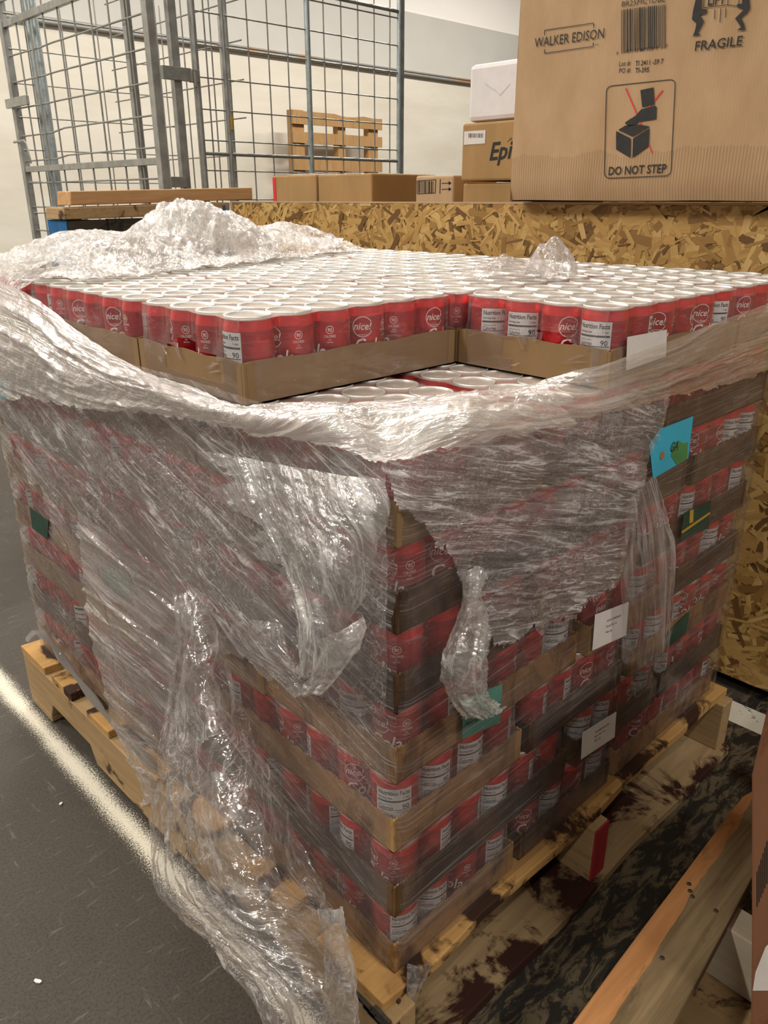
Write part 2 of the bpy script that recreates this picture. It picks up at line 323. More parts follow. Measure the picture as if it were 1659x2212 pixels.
# ------------------------------------------------------------------ setting
def S(o): o['kind'] = 'structure'; return o
mb = MB(); mb.box(-6, 9, -6, 5.62, -0.05, 0.0); S(mb.build('floor', M['floor']))
WY = 5.6; ZR = pix(1015, 178, 1, WY)[2]; ZC = pix(1105, 75, 1, WY)[2]
mb = MB(); mb.box(-6, 9, WY, WY+0.15, 0, 3.62); S(mb.build('wall_back', M['wall']))
mb = MB(); mb.box(-6, 9, WY-0.02, WY, ZR, ZC); S(mb.build('trim_1', M['wall_grey']))  # greyer band of wall between the rail and the white upper part
mb = MB(); mb.tube([(-6, WY-0.035, ZR-0.01), (9, WY-0.030, ZR-0.01)], 0.013, 8); mb.box(-6, 9, WY-0.035, WY-0.02, ZR+0.010, ZR+0.022); S(mb.build('trim_2', M['rail']))
mb = MB(); mb.box(-6, 9, WY-0.012, WY, ZC, 3.6); S(mb.build('trim_3', M['white_paint']))
mb = MB(); mb.box(-6, 9, -6, WY+0.15, 3.6, 3.7); S(mb.build('ceiling', M['white_paint']))

# ------------------------------------------------------------------ main pallet
pal = empty('wooden_pallet', (0.43, 0.53, 0), 'syrup-stained wooden pallet under the big stack of wrapped cola cans', 'pallet')
def at_parent(o, par):
    o.parent = par; o.matrix_parent_inverse = Matrix.Translation(-par.location); return o
def board(x0, x1, y0, y1, z0, z1, mat, par, name='deck_board', seed=0, rag=0.003):
    # board with slightly wavy edges
    mb = MB(); rs = random.Random(seed); lx = (x1-x0) > (y1-y0); n = 10
    vs = []; fs = []
    for i in range(n+1):
        a = i/n; d0 = rs.uniform(-rag, rag); d1 = rs.uniform(-rag, rag); dz = rs.uniform(-rag, rag)*0.4
        if lx:
            x = x0+(x1-x0)*a; ring = [(x, y0+d0, z0), (x, y1+d1, z0), (x, y1+d1, z1+dz), (x, y0+d0, z1+dz)]
        else:
            y = y0+(y1-y0)*a; ring = [(x1+d1, y, z0), (x0+d0, y, z0), (x0+d0, y, z1+dz), (x1+d1, y, z1+dz)]
        vs += ring
    for i in range(n):
        for k in range(4): fs.append((i*4+k, i*4+(k+1) % 4, (i+1)*4+(k+1) % 4, (i+1)*4+k))
    fs += [(0, 3, 2, 1), (n*4, n*4+1, n*4+2, n*4+3)]
    mb.add(vs, fs); o = mb.build(name, mat, None, 0.002); return at_parent(o, par)
PX0, PX1, PY0, PY1 = -0.036, 0.885, -0.034, 1.085
def stringer(x0, x1, mat, par, y0=PY0, y1=PY1, z0=0.02, z1=0.122):
    prof = [(y0, z0), (y0+0.17, z0), (y0+0.19, z0+0.035), (y0+0.36, z0+0.035), (y0+0.38, z0), (y1-0.32, z0), (y1-0.30, z0+0.035), (y1-0.13, z0+0.035), (y1-0.11, z0), (y1, z0), (y1, z1), (y0, z1)]
    mb = MB(); mb.slab([(x0, y, z) for y, z in prof], (1, 0, 0), x1-x0); o = mb.build('stringer', mat, None, 0.002); return at_parent(o, par)
stringer(PX0, PX0+0.038, M['wood_y'], pal); stringer(0.395, 0.433, M['wood_y'], pal); stringer(PX1-0.04, PX1-0.002, M['wood_y'], pal)
for i, (a, b) in enumerate([(PY0, 0.105), (0.17, 0.26), (0.35, 0.44), (0.52, 0.61), (0.69, 0.78), (0.84, 0.93), (0.965, PY1)]):
    board(PX0, PX1, max(a, -0.020), b, 0.122, 0.139, M['wood_top'], pal, seed=i, rag=0.006)
for i, (a, b) in enumerate([(PY0-0.012, 0.075), (0.48, 0.57), (0.975, PY1)]):
    board(PX0, PX1, a, b, 0.002, 0.020, M['wood_x'], pal, seed=20+i)
mb = MB(); mb.box(0.395, 0.433, PY0-0.003, PY0-0.0005, 0.022, 0.120); at_parent(mb.build('red_end', M['wood_red']), pal)['label'] = 'red painted stringer end'
# splintered lower edge of the near corner
mb = MB(); rs = random.Random(3)
for i in range(26):
    x = PX0+rs.uniform(-0.004, 0.036); y = PY0+rs.uniform(-0.004, 0.10)
    if rs.random() < .6: x = PX0-0.003
    z = rs.uniform(0.10, 0.122); L = rs.uniform(0.01, 0.035)
    mb.box(x-0.002, x+0.002, y, y+L, z, z+rs.uniform(0.003, 0.008))
at_parent(mb.build('splinter', M['wood_dark']), pal)['kind'] = 'stuff'

# ------------------------------------------------------------------ cans
R = 0.0283; CH = 0.0925; HL = 0.0947; D = 0.0572
PROF = [(0.0195, 0.0), (0.0225, 0.0016), (0.0262, 0.0075), (R, 0.013), (R, 0.0765)]
SHO = [(R, 0.0765), (0.0276, 0.0815), (0.0262, 0.0865), (0.0259, 0.0880)]
LID = [(0.0259, 0.0878), (0.0264, 0.0890), (0.0266, 0.0915), (0.0261, CH), (0.0252, 0.0920), (0.0243, 0.0885), (0.0236, 0.0880), (0.0228, 0.0889)]
def can_body_mesh(n=36):
    mb = MB(); mb.lathe(PROF, n, 0, cap=False); mb.lathe(SHO, n, 1, cap=False)
    def cyl(th, z, r=R+0.00018): return (r*math.cos(th), r*math.sin(th), z)
    def txt(s, th, z, cap, wid, mi, shear=0, bold=0.0, r=R+0.0003):
        v, f = text2d(s, shear, bold); x0, x1 = v[:, 0].min(), v[:, 0].max()
        mb.add([cyl(th+((p[0]-x0)/(x1-x0)-0.5)*wid/R, z+p[1]/0.69*cap, r) for p in v], f, mi)
    for th in (0.0, ):
        txt('nice!', th, 0.0605, 0.0088, 0.0225, 2, 0.25, 0.01)
        disc2d(mb, lambda a, b: cyl(th+a/R, 0.0640+b, R+0.0003), 0, 0, 0.0118, 0.0126, 30, 2, 0.5, 5.9)
        txt('COLA BEVERAGE', th, 0.0535, 0.0016, 0.012, 2)
        txt('Cola', th+0.30, 0.0335, 0.0165, 0.036, 2, 0.2, 0.01)
    def ninety(th):
        disc2d(mb, lambda a, b: cyl(th+a/R, 0.0665+b, R+0.0003), 0, 0, 0.0042, 0.0048, 24, 2)
        txt('90', th, 0.0643, 0.0042, 0.0052, 2, 0, 0.01); txt('CALORIES', th, 0.0575, 0.0029, 0.0140, 2)
        txt('PER', th, 0.0540, 0.0015, 0.003, 2); txt('SERVING', th, 0.0512, 0.0015, 0.0075, 2)
    ninety(1.12)
    # nutrition panel
    P0, W = math.pi+0.25, 0.042
    for k in range(10):
        a0 = P0+(k/10-0.5)*W/R; a1 = P0+((k+1)/10-0.5)*W/R
        mb.add([cyl(a0, 0.012), cyl(a1, 0.012), cyl(a1, 0.0755), cyl(a0, 0.0755)], [(0, 1, 2, 3)], 3, True)
    def bar(z, t_, a=0.0, b=1.0):
        for k in range(8):
            u0 = a+(b-a)*k/8; u1 = a+(b-a)*(k+1)/8
            a0 = P0+(u0-0.5)*(W-0.003)/R; a1 = P0+(u1-0.5)*(W-0.003)/R
            mb.add([cyl(a0, z, R+0.0004), cyl(a1, z, R+0.0004), cyl(a1, z+t_, R+0.0004), cyl(a0, z+t_, R+0.0004)], [(0, 1, 2, 3)], 4)
    txt('Nutrition Facts', P0, 0.0675, 0.0056, 0.037, 4, 0, 0.018)
    txt('Serving size', P0-0.37, 0.0622, 0.0026, 0.0165, 4, 0, 0.01); txt('1 can', P0+0.50, 0.0622, 0.0026, 0.007, 4, 0, 0.01)
    bar(0.0575, 0.0022); txt('Amount per serving', P0-0.35, 0.0535, 0.0016, 0.016, 4)
    txt('Calories', P0-0.35, 0.0478, 0.0044, 0.0175, 4, 0, 0.012); txt('90', P0+0.47, 0.0478, 0.0062, 0.0085, 4, 0, 0.012)
    bar(0.0462, 0.0009); txt('% Daily Value', P0+0.34, 0.0430, 0.0018, 0.014, 4)
    for z, s in ((0.0385, 'Total Fat 0g'), (0.0345, 'Sodium 25mg'), (0.0305, 'Total Carb 25g')):
        txt(s, P0-0.35, z, 0.0022, 0.017, 4, 0, 0.01); txt('0%', P0+0.58, z, 0.0022, 0.004, 4, 0, 0.01); bar(z-0.0012, 0.0003)
    for a in (0, math.pi/2):
        pass
    return mb.mesh('can_body', [M['can_red'], M['can_highlight'], M['print_white'], M['panel_white'], M['ink']])
def can_lid_mesh(n=36):
    mb = MB(); mb.lathe(LID, n, 0)
    z = 0.0894
    mb.lathe([(0.0065, z), (0.0065, z+0.0007), (0.005, z+0.0009)], 14, 0, (0.002, 0, 0)); mb.box(-0.004, 0.013, -0.0045, 0.0045, z+0.0004, z+0.0012)
    disc2d(mb, lambda a, b: (a, b, 0.08915), -0.011, 0, 0.0078, 0.0085, 18, 0)
    return mb.mesh('can_lid', [M['alu']])
BODY = can_body_mesh(); LIDM = can_lid_mesh()
def low_can():
    mb = MB(); mb.lathe(PROF, 14, 0, cap=False); mb.lathe(SHO, 14, 1, cap=False); mb.lathe(LID[1:6], 14, 2)
    P0, W = math.pi, 0.042
    for (z0, z1, mi, r, w_) in ((0.012, 0.0755, 3, R+0.0006, W), (0.0675, 0.072, 4, R+0.0009, W*0.85), (0.0575, 0.0597, 4, R+0.0009, W*0.9), (0.048, 0.050, 4, R+0.0009, W*0.8)):
        for k in range(4):
            a0 = P0+(k/4-0.5)*w_/R; a1 = P0+((k+1)/4-0.5)*w_/R
            mb.add([(r*math.cos(a), r*math.sin(a), z) for a, z in ((a0, z0), (a1, z0), (a1, z1), (a0, z1))], [(0, 1, 2, 3)], mi)
    return mb
LOW = low_can()

# trays: (x0, y0, along_y)
P1 = [(0, 0, 0), (0, .237, 0), (0, .474, 0), (0, .712, 1), (.372, 0, 1), (.622, 0, 1), (.372, .352, 1), (.622, .352, 1), (.372, .704, 1), (.622, .704, 1)]
P2 = [(0, 0, 1), (0, .354, 1), (0, .708, 1), (.250, 0, 1), (.250, .354, 1), (.250, .708, 1), (.503, 0, 0), (.503, .238, 0), (.503, .476, 0), (.503, .714, 0)]
PT = [(0, .237, 0), (.352, 0, 0), (.352, .237, 0), (.710, 0, 1), (.710, .352, 1), (.710, .704, 1), (0, .474, 1), (.237, .474, 1), (.474, .474, 1), (0, .826, 0), (.352, .826, 0)]
TW, TL = 0.2330, 0.3474
def tray_mesh(name, mat, serr, th=0.046):
    mb = MB(); T = 0.0028; L, Wd = TL, TW
    mb.box(0, L, 0, Wd, 0.0003, 0.0018)
    def wall(p, q, inn):
        p = Vector(p); q = Vector(q); d = (q-p); ln = d.length; d /= ln; n = int(ln/0.0024) if serr else 24
        vs = []
        for i in range(n+1):
            a = p+d*(ln*i/n)
            hh = th + (0.0011 if (i % 2) else -0.0009 if serr else 0.0)*(1 if serr else 0.25) + 0.0012*math.sin(i*0.7+p.x*40)
            for off in (Vector((0, 0, 0)), Vector(inn)*T):
                b = a+off; vs += [(b.x, b.y, 0.0003), (b.x, b.y, hh)]
        fs = []
        for i in range(n):
            k = i*4; j = k+4
            fs += [(k, j, j+1, k+1), (k+1, j+1, j+3, k+3), (k+3, j+3, j+2, k+2)]
        mb.add(vs, fs)
    wall((0, 0, 0), (L, 0, 0), (0, 1, 0)); wall((L, 0, 0), (L, Wd, 0), (-1, 0, 0)); wall((L, Wd, 0), (0, Wd, 0), (0, -1, 0)); wall((0, Wd, 0), (0, 0, 0), (1, 0, 0))
    # corner flap seam
    mb.box(-0.0004, 0.0, 0.004, 0.030, 0.002, th-0.003); mb.box(0.004, 0.030, -0.0004, 0.0, 0.002, th-0.003)
    return mb.mesh(name, [mat])
TM = {k: tray_mesh('tray_'+k, M['tray_'+k], k != 'dry', 0.046 if k != 'dry' else 0.047) for k in ('dry', 'stained', 'soaked')}
def shrink_mesh(name, hole=None, seed=0):
    # film shell over one tray of cans: scalloped sides, softly dimpled top
    per = []; n6, n4 = 6*7, 4*7
    for i in range(n6): per.append((TL*i/n6, 0, 0, -1))
    for i in range(n4): per.append((TL, TW*i/n4, 1, 0))
    for i in range(n6): per.append((TL-TL*i/n6, TW, 0, 1))
    for i in range(n4): per.append((0, TW-TW*i/n4, -1, 0))
    zs = [0.002, 0.02, 0.044, 0.050, 0.060, 0.072, 0.080, 0.086, 0.0910, 0.0936]
    mb = MB(); vs = []; uvs = []; n = len(per)
    for zi, z in enumerate(zs):
        for i, (x, y, nx, ny) in enumerate(per):
            a = (x/TL*6 if ny else y/TW*4) % 1.0; sc = math.sin(math.pi*a)
            off = 0.0016
            if z > 0.047: k = min(1, (z-0.047)/0.014); off = 0.0016 - k*(1-sc)*0.0075 - max(0, (z-0.078))*0.13
            off += 0.0012*(float(fbm(i*0.5, z*120, 2, seed))-0.5)
            # round the vertical corners
            cx = min(x, TL-x); cyy = min(y, TW-y); cc = max(0, 0.012-(cx+cyy))/0.012
            vx, vy = x+nx*off, y+ny*off
            vx += (TL/2-x)/TL*0.012*cc; vy += (TW/2-y)/TW*0.016*cc
            vs.append((vx, vy, z)); uvs.append((i*0.0083, z))
    fs = []
    for k in range(len(zs)-1):
        for i in range(n):
            j = (i+1) % n
            if hole:
                hx, hy, hz, rx, rz = hole; px_, py_ = per[i][0], per[i][1]; zc = (zs[k]+zs[k+1])/2
                q = ((px_-hx)**2+(py_-hy)**2)/rx**2+(zc-hz)**2/rz**2
                if q < 1+0.5*(float(fbm(i*0.8, zc*150, 2, 3))-0.5): continue
            fs.append((k*n+i, k*n+j, (k+1)*n+j, (k+1)*n+i))
    mb.add(vs, fs, 0, True)
    gx, gy = 31, 21; vt = []; ins = 0.0012
    for j in range(gy):
        for i in range(gx):
            x = ins+(TL-2*ins)*i/(gx-1); y = ins+(TW-2*ins)*j/(gy-1)
            a = math.sin(math.pi*((x/TL*6) % 1)); b = math.sin(math.pi*((y/TW*4) % 1))
            ed = min(x, TL-x, y, TW-y); z = 0.0932+0.0006*min(a, b)-0.0010*(1-min(a, b))+(-0.0004 if ed < 0.004 else 0)
            if ed < 0.006:
                if (x < 0.006 or x > TL-0.006): x += (TL/2-x)/TL*0.012*(1-b)
                if (y < 0.006 or y > TW-0.006): y += (TW/2-y)/TW*0.012*(1-a)
            vt.append((x, y, z)); uvs.append((x, y+1))
    ft = [(j*gx+i, j*gx+i+1, (j+1)*gx+i+1, (j+1)*gx+i) for j in range(gy-1) for i in range(gx-1)]
    mb.add(vt, ft, 1, True)
    if hole and hole[3] > 0:                 # curled torn edge of the hole
        hx, hy, hz, rx, rz = hole; rs = random.Random(seed)
        for q in range(9):
            a = rs.uniform(0, 6.28); along_x = hy < 0.02
            c0 = (math.cos(a)*rx, math.sin(a)*rz); c1 = (math.cos(a)*rx*rs.uniform(.35, .9), math.sin(a)*rz*rs.uniform(.35, .9)-0.006)
            def pt(c, o):
                return (hx+c[0], -o, hz+c[1]) if along_x else (-o, hy+c[0], hz+c[1])
            wv = rs.uniform(0.003, 0.008); A = [pt((c0[0]-wv, c0[1]), .002), pt((c0[0]+wv, c0[1]), .002), pt((c1[0]+wv*.3, c1[1]), .005), pt((c1[0]-wv*.3, c1[1]), .004)]
            mb.add(A, [(0, 1, 2, 3)], 0); uvs += [(q, 0), (q+.02, 0), (q+.02, .03), (q, .03)]
    me = mb.mesh(name, [F['tray'], F['traytop'], F['crumple']])
    ul = me.uv_layers.new(name='UVMap'); li = np.zeros(len(me.loops), int); me.loops.foreach_get('vertex_index', li)
    ul.data.foreach_set('uv', np.array(uvs, dtype=np.float32)[li].ravel()); return me
SM = shrink_mesh('shrink_film')
# tray a: torn on its short left side; tray b: torn on its short left side
SMA = shrink_mesh('shrink_film_torn', (0.0, 0.112, 0.034, 0.066, 0.022), 11)
SMB = shrink_mesh('shrink_film_torn_b', (0.0, 0.095, 0.030, 0.062, 0.028), 21)

ORD = ['bottom', 'second', 'third', 'fourth', 'fifth', 'sixth', 'seventh', 'top']
cans = []        # dict(pos, key, tray description, visible weight)
rs = random.Random(12)
def vis(t_, k):
    x0, y0, ay = t_; w_, d_ = (TW, TL) if ay else (TL, TW)
    return k == 7 or x0 < 0.02 or y0 < 0.02
soak = {1: 'soaked', 4: 'soaked', 5: 'soaked', 3: 'stained', 2: 'stained', 0: 'stained', 6: 'dry', 7: 'dry'}
def where(ti, t_, k):
    x0, y0, ay = t_
    if k == 7:
        return {0: 'front top tray', 1: 'torn right-hand top tray', 2: 'middle top tray behind the front two', 3: 'nearest right-edge top tray', 4: 'second right-edge top tray', 5: 'rearmost right-edge top tray', 6: 'left-edge top tray behind the front one', 7: 'centre-left sideways top tray', 8: 'centre sideways top tray', 9: 'rear left top tray', 10: 'rear middle top tray'}[ti]
    lay = ORD[k]+'-layer '
    if x0 < 0.02 and y0 < 0.02: return lay+'corner tray'
    if y0 < 0.02: return lay+('nearer' if x0 < 0.45 else 'farther')+' right-face tray'
    n = [q for q in (P1 if k % 2 else P2) if q[0] < 0.02].index(t_)
    return lay+{1: 'second', 2: 'third', 3: 'fourth'}[n]+' left-face tray'
NTH = ['first', 'second', 'third', 'fourth', 'fifth', 'sixth']
for k in range(8):
    pat = PT if k == 7 else (P1 if k % 2 else P2)
    for ti, t_ in enumerate(pat):
        x0, y0, ay = t_
        jx, jy = rs.uniform(-.003, .003), rs.uniform(-.003, .003)
        if k == 7: jx = jy = 0
        ja = rs.uniform(-.008, .008)*(0 if k == 7 else .5)
        if not vis(t_, k) : continue
        near = x0 < 0.02 and y0 < 0.02
        kind = soak[k]
        if k < 7 and not near: kind = rs.choice([kind, 'stained', 'dry'] if y0 > 0.02 else [kind, 'stained', 'soaked', 'soaked'])
        wh = where(ti, t_, k)
        adj = {'dry': 'brown', 'stained': 'syrup-stained', 'soaked': 'dark soaked'}[kind]
        root = empty('can_tray', (0, 0, 0), '%s cardboard tray of cola cans, the %s' % (adj, wh), 'tray', 'shrink-wrapped trays of cola cans')
        zz = PH+k*HL+(0.0008 if k else 0.0005)
        if ay: MX = Matrix.Translation((x0+TW+jx, y0+jy, zz)) @ Matrix.Rotation(math.pi/2+ja, 4, 'Z')
        else: MX = Matrix.Translation((x0+jx, y0+jy, zz)) @ Matrix.Rotation(ja, 4, 'Z')
        root.matrix_world = MX
        tr = link('tray', TM[kind], root)
        sm = SM
        if k == 7 and ti == 0: sm = SMA
        if k == 7 and ti == 1: sm = SMB
        fo = link('shrink_film', sm, root); fo['label'] = 'clear plastic shrink film'
        for i in range(6):
            for j in range(4):
                p = MX @ Vector((D*(i+.5)+0.0021, D*(j+.5)+0.0021, 0.0022))
                outer = (p.x < 0.045) or (p.y < 0.045)
                row2 = (p.x < 0.10) or (p.y < 0.10)
                top = k == 7
                notch = k == 6 and p.x < 0.40 and p.y < 0.30
                if not (outer or row2 or top or notch): continue
                dist = (Vector(CAM)-p).length
                sc = dist*(1.0 if outer or (top) else 1.15 if notch else 9.0)
                if top and not outer: sc = dist*1.18
                cans.append(dict(p=p, sc=sc, k=k, ti=ti, i=i, j=j, wh=wh, top=top, outer=outer, near=near, ay=ay))
cans.sort(key=lambda c: c['sc'])
# which print faces the camera: feature angle on the can, offset to the viewer's right
NICE, NINE, NUT = 0.0, 1.12, math.pi+0.25
hero = {}
for i, f in enumerate([(NUT, -1.05), (NICE, -0.75), (NICE, -1.0), (NICE, 0.05), (NINE, 0.0), (NICE, 0.55)]): hero[(7, 0, i, 0)] = f
for j, f in ((3, (NUT, 0.25)), (2, (NUT, -0.2)), (1, (NICE, 0.25)), (0, (NUT, -0.40))): hero[(7, 1, 0, j)] = f
for i, f in ((1, (NICE, -1.6)), (2, (NICE, 0.3)), (3, (NUT, -1.5)), (4, (NICE, 0.5)), (5, (NUT, 0.3))): hero[(7, 1, i, 0)] = f
for j, f in ((1, (NICE, -1.8)), (2, (NICE, -1.5)), (3, (NINE, 1.8))): hero[(7, 0, 0, j)] = f
cornerf = {5: (NINE, 0.45), 4: (NINE, 0.0), 3: (NINE, 0.42), 2: (NUT, 0.0), 1: (NINE, -0.05), 0: (NUT, 0.55), 6: (NICE, 0.2)}
names = {'nut': 'showing its nutrition panel', 'nice': 'showing its round script logo', 'nine': 'showing its ninety calories roundel'}
MAXI = 300; cnt = 0; low_v = []; low_f = []; low_m = []
lowv = np.array(LOW.v); off = 0
used = {}
for c in cans:
    p = c['p']; phi = math.atan2(CAM[1]-p.y, CAM[0]-p.x)
    key = (c['k'], c['ti'], c['i'], c['j'])
    f = hero.get(key); special = f is not None
    if f is None and c['k'] < 7 and c['near']:
        if (p.x < 0.045 and p.y < 0.045): f = cornerf[c['k']]; special = True
    if f is None: f = (rs.choice([NICE, NINE, NUT, NINE, 2.1, 2.3, 5.3, 5.6]), rs.uniform(-1.0, 1.0))
    ang = phi+f[1]-f[0]
    if cnt < MAXI:
        fn = {NICE: 'nice', NINE: 'nine', NUT: 'nut'}.get(f[0])
        row = ORD[c['k']]+' layer'
        if c['top']:
            pass
        nx = c['j'] if c['ay'] else c['i']; ny = c['i'] if c['ay'] else c['j']
        if c['ay']: nx = 3-nx
        lab = 'cola can, %s, %s from left side, %s from right' % (c['wh'], NTH[nx], NTH[ny]); grp = 'cans in the '+c['wh']
        if c['k'] < 7 and c['near'] and p.x < 0.045 and p.y < 0.045:
            lab = 'red cola can on the near corner edge, %s, %s' % (row, names[fn])
        elif key[:2] == (7, 0) and c['j'] == 0:
            lab = ['corner can of the front top tray, nutrition text at its left edge', 'second can from the near corner of the front top tray, logo and calories showing', 'third can from the near corner of the front top tray', 'fourth can of the front top tray, round logo facing the camera', 'fifth can of the front top tray, calories roundel facing the camera', 'last can of the front top tray beside the inner corner'][c['i']]
        elif key[:3] == (7, 1, 0):
            lab = ['near corner can of the torn right-hand top tray, nutrition panel showing', 'can with round logo at the torn end of the right-hand top tray', 'can with nutrition panel above the torn film of the right-hand top tray', 'innermost can at the torn end of the right-hand top tray'][c['j']]
        e_ = empty('soda_can', (0, 0, 0), lab, 'can', grp)
        e_.matrix_world = Matrix.Translation(p) @ Matrix.Rotation(ang, 4, 'Z')
        link('can_body', BODY, e_); link('can_lid', LIDM, e_)
        cnt += 1
    else:
        ca, sa = math.cos(ang), math.sin(ang)
        v = lowv @ np.array([[ca, sa, 0], [-sa, ca, 0], [0, 0, 1]]) + np.array(p)
        low_v.append(v); low_f += [[q+off for q in f_] for f_ in LOW.f]; low_m += LOW.m; off += len(lowv)
me = bpy.data.meshes.new('soda_cans'); me.from_pydata(np.concatenate(low_v).tolist(), [], low_f)
for m_ in (M['can_red'], M['can_highlight'], M['alu'], M['panel_white'], M['ink']): me.materials.append(m_)
me.polygons.foreach_set('material_index', low_m); me.polygons.foreach_set('use_smooth', [True]*len(low_f)); me.update()
setp(link('soda_cans', me), 'remaining red cola cans deeper in the trays and at the back of the stack', 'cans', None, 'stuff')

# ------------------------------------------------------------------ papers under the wrap
def face_quad(pts, plane, val, mats, name, label, cat, t_=0.0005):
    q = [Vector(pix(px, py, plane, val)) for px, py in pts]
    nrm = Vector((0, -1, 0)) if plane == 1 else Vector((-1, 0, 0))
    mb = MB(); mb.slab(q, nrm, t_); o = mb.build(name, mats); setp(o, label, cat); return o, q, nrm
M['sky_paper'] = simple('sky_blue_paper', (0.03, 0.36, 0.52), 0.5, var=0.15, nscale=12)
M['green_paper'] = simple('leaf_green_paper', (0.06, 0.22, 0.07), 0.5, var=0.2, nscale=20)
M['dark_green'] = simple('dark_green_print', (0.014, 0.045, 0.03), 0.6, var=0.4, nscale=14)
M['teal'] = simple('teal_print', (0.07, 0.19, 0.15), 0.6, var=0.3, nscale=14)
M['yellow'] = simple('yellow_print', (0.42, 0.26, 0.03), 0.6)
M['paper'] = simple('white_label_paper', (0.66, 0.62, 0.58), 0.6, var=0.06)
M['brown_seed'] = simple('brown_print', (0.30, 0.14, 0.04), 0.6, var=0.4, nscale=80)
o, q, nrm = face_quad([(1410, 1034), (1402, 960), (1425, 927), (1497, 899), (1486, 990)][::-1], 1, -0.0055, [M['sky_paper']], 'paper_sheet', 'blue and green paper sheet lettered GA behind the film on the right side', 'paper')
mb = MB()
g = [(1485, 955), (1484, 991), (1461, 1004), (1454, 992), (1449, 985), (1453, 962), (1466, 952), (1476, 958)]
mb.slab([Vector(pix(a, b, 1, -0.0061)) for a, b in g], nrm, 0.0004, 0)
text_plane(mb, 'GA', pix(1448, 977, 1, -.0068), pix(1464, 972, 1, -.0068), (0, 0, 1), 0.014, 1, shear=0.15)
disc2d(mb, lambda a, b: tuple(np.array(pix(1431, 984, 1, -0.0066))+np.array([a, 0, b])), 0, 0, 0.0, 0.006, 12, 2)
mb.build('printed_picture', [M['green_paper'], M['ink'], M['brown_seed']], o)
for pts, lab, lines in (([(1285, 1328), (1358, 1300), (1352, 1372), (1279, 1405)], 'white address label behind the torn hanging film, middle of the right side', ('NOUR COMPONENTS', 'Boca Rd. 1000 - 110', 'Best by')),
                        ([(1258, 1583), (1331, 1537), (1327, 1592), (1255, 1640)], 'lowest white address label, low on the shaded right side', ('WAREHOUSE', 'Boca Rd. 110', 'Best by'))):
    o, q, nrm = face_quad(pts[::-1], 1, -0.0055, [M['paper']], 'address_label', lab, 'label')
    tl, trr, br, bl = [np.array(pix(a, b, 1, -0.0066)) for a, b in pts]; mb = MB()
    for i, s in enumerate(lines):
        u = 0.35+0.16*i; a = tl+(bl-tl)*u+(trr-tl)*0.38; b = tl+(bl-tl)*u+(trr-tl)*(0.80-0.12*i)
        text_plane(mb, s, a, b, (0, 0, 1), 0.0034, 0)
    mb.build('label_text', [M['ink_soft']], o)
o, q, nrm = face_quad([(1355, 728), (1440, 712), (1438, 770), (1352, 800)][::-1], 1, -0.0055, [M['paper']], 'address_label', 'blank white label on the right-hand top tray, half under the film band', 'label')
for pts, mt, lab, ax in (([(1000, 1510), (1085, 1478), (1080, 1560), (998, 1597)], 'teal', 'teal printed patch on the tray below the hanging film tip', 1), ([(1477, 1108), (1536, 1080), (1530, 1140), (1468, 1173)], 'dark_green', 'dark green and yellow printed patch right of the torn flap', 1),
                     ([(1440, 1370), (1490, 1320), (1480, 1370), (1440, 1400)], 'dark_green', 'small dark green patch below the green and yellow one', 1), ([(64, 1095), (105, 1125), (103, 1167), (70, 1140)], 'dark_green', 'dark green patch at the far end of the left side', 0),
                     ([(0, 815), (28, 845), (20, 862), (0, 860)], 'sky_paper', 'blue paper corner at the upper left edge of the stack', 0), ([(222, 1215), (280, 1250), (285, 1300), (228, 1268)], 'teal', 'teal patch behind the sagging film on the left side', 0)):
    o, q, nrm = face_quad(pts[::-1], ax, -0.0055, [M[mt]], 'printed_patch', lab, 'label')
    if lab.startswith('dark green and yellow'):
        mb = MB(); mb.slab([Vector(pix(a, b, 1, -0.0062)) for a, b in [(1472, 1148), (1533, 1106), (1534, 1110), (1473, 1153)]], nrm, 0.0003)
        mb.slab([Vector(pix(a, b, 1, -0.0062)) for a, b in [(1490, 1103), (1498, 1100), (1497, 1127), (1489, 1131)]], nrm, 0.0003); mb.build('yellow_stripe', [M['yellow']], o)
    if mt == 'teal' and ax == 1:
        mb = MB(); text_plane(mb, 'NOUR', pix(1012, 1552, 1, -.0066), pix(1036, 1541, 1, -.0066), (0, 0, 1), 0.004); text_plane(mb, 'best by', pix(1008, 1566, 1, -.0066), pix(1032, 1556, 1, -.0066), (0, 0, 1), 0.004)
        mb.build('label_text', [M['ink_soft']], o)

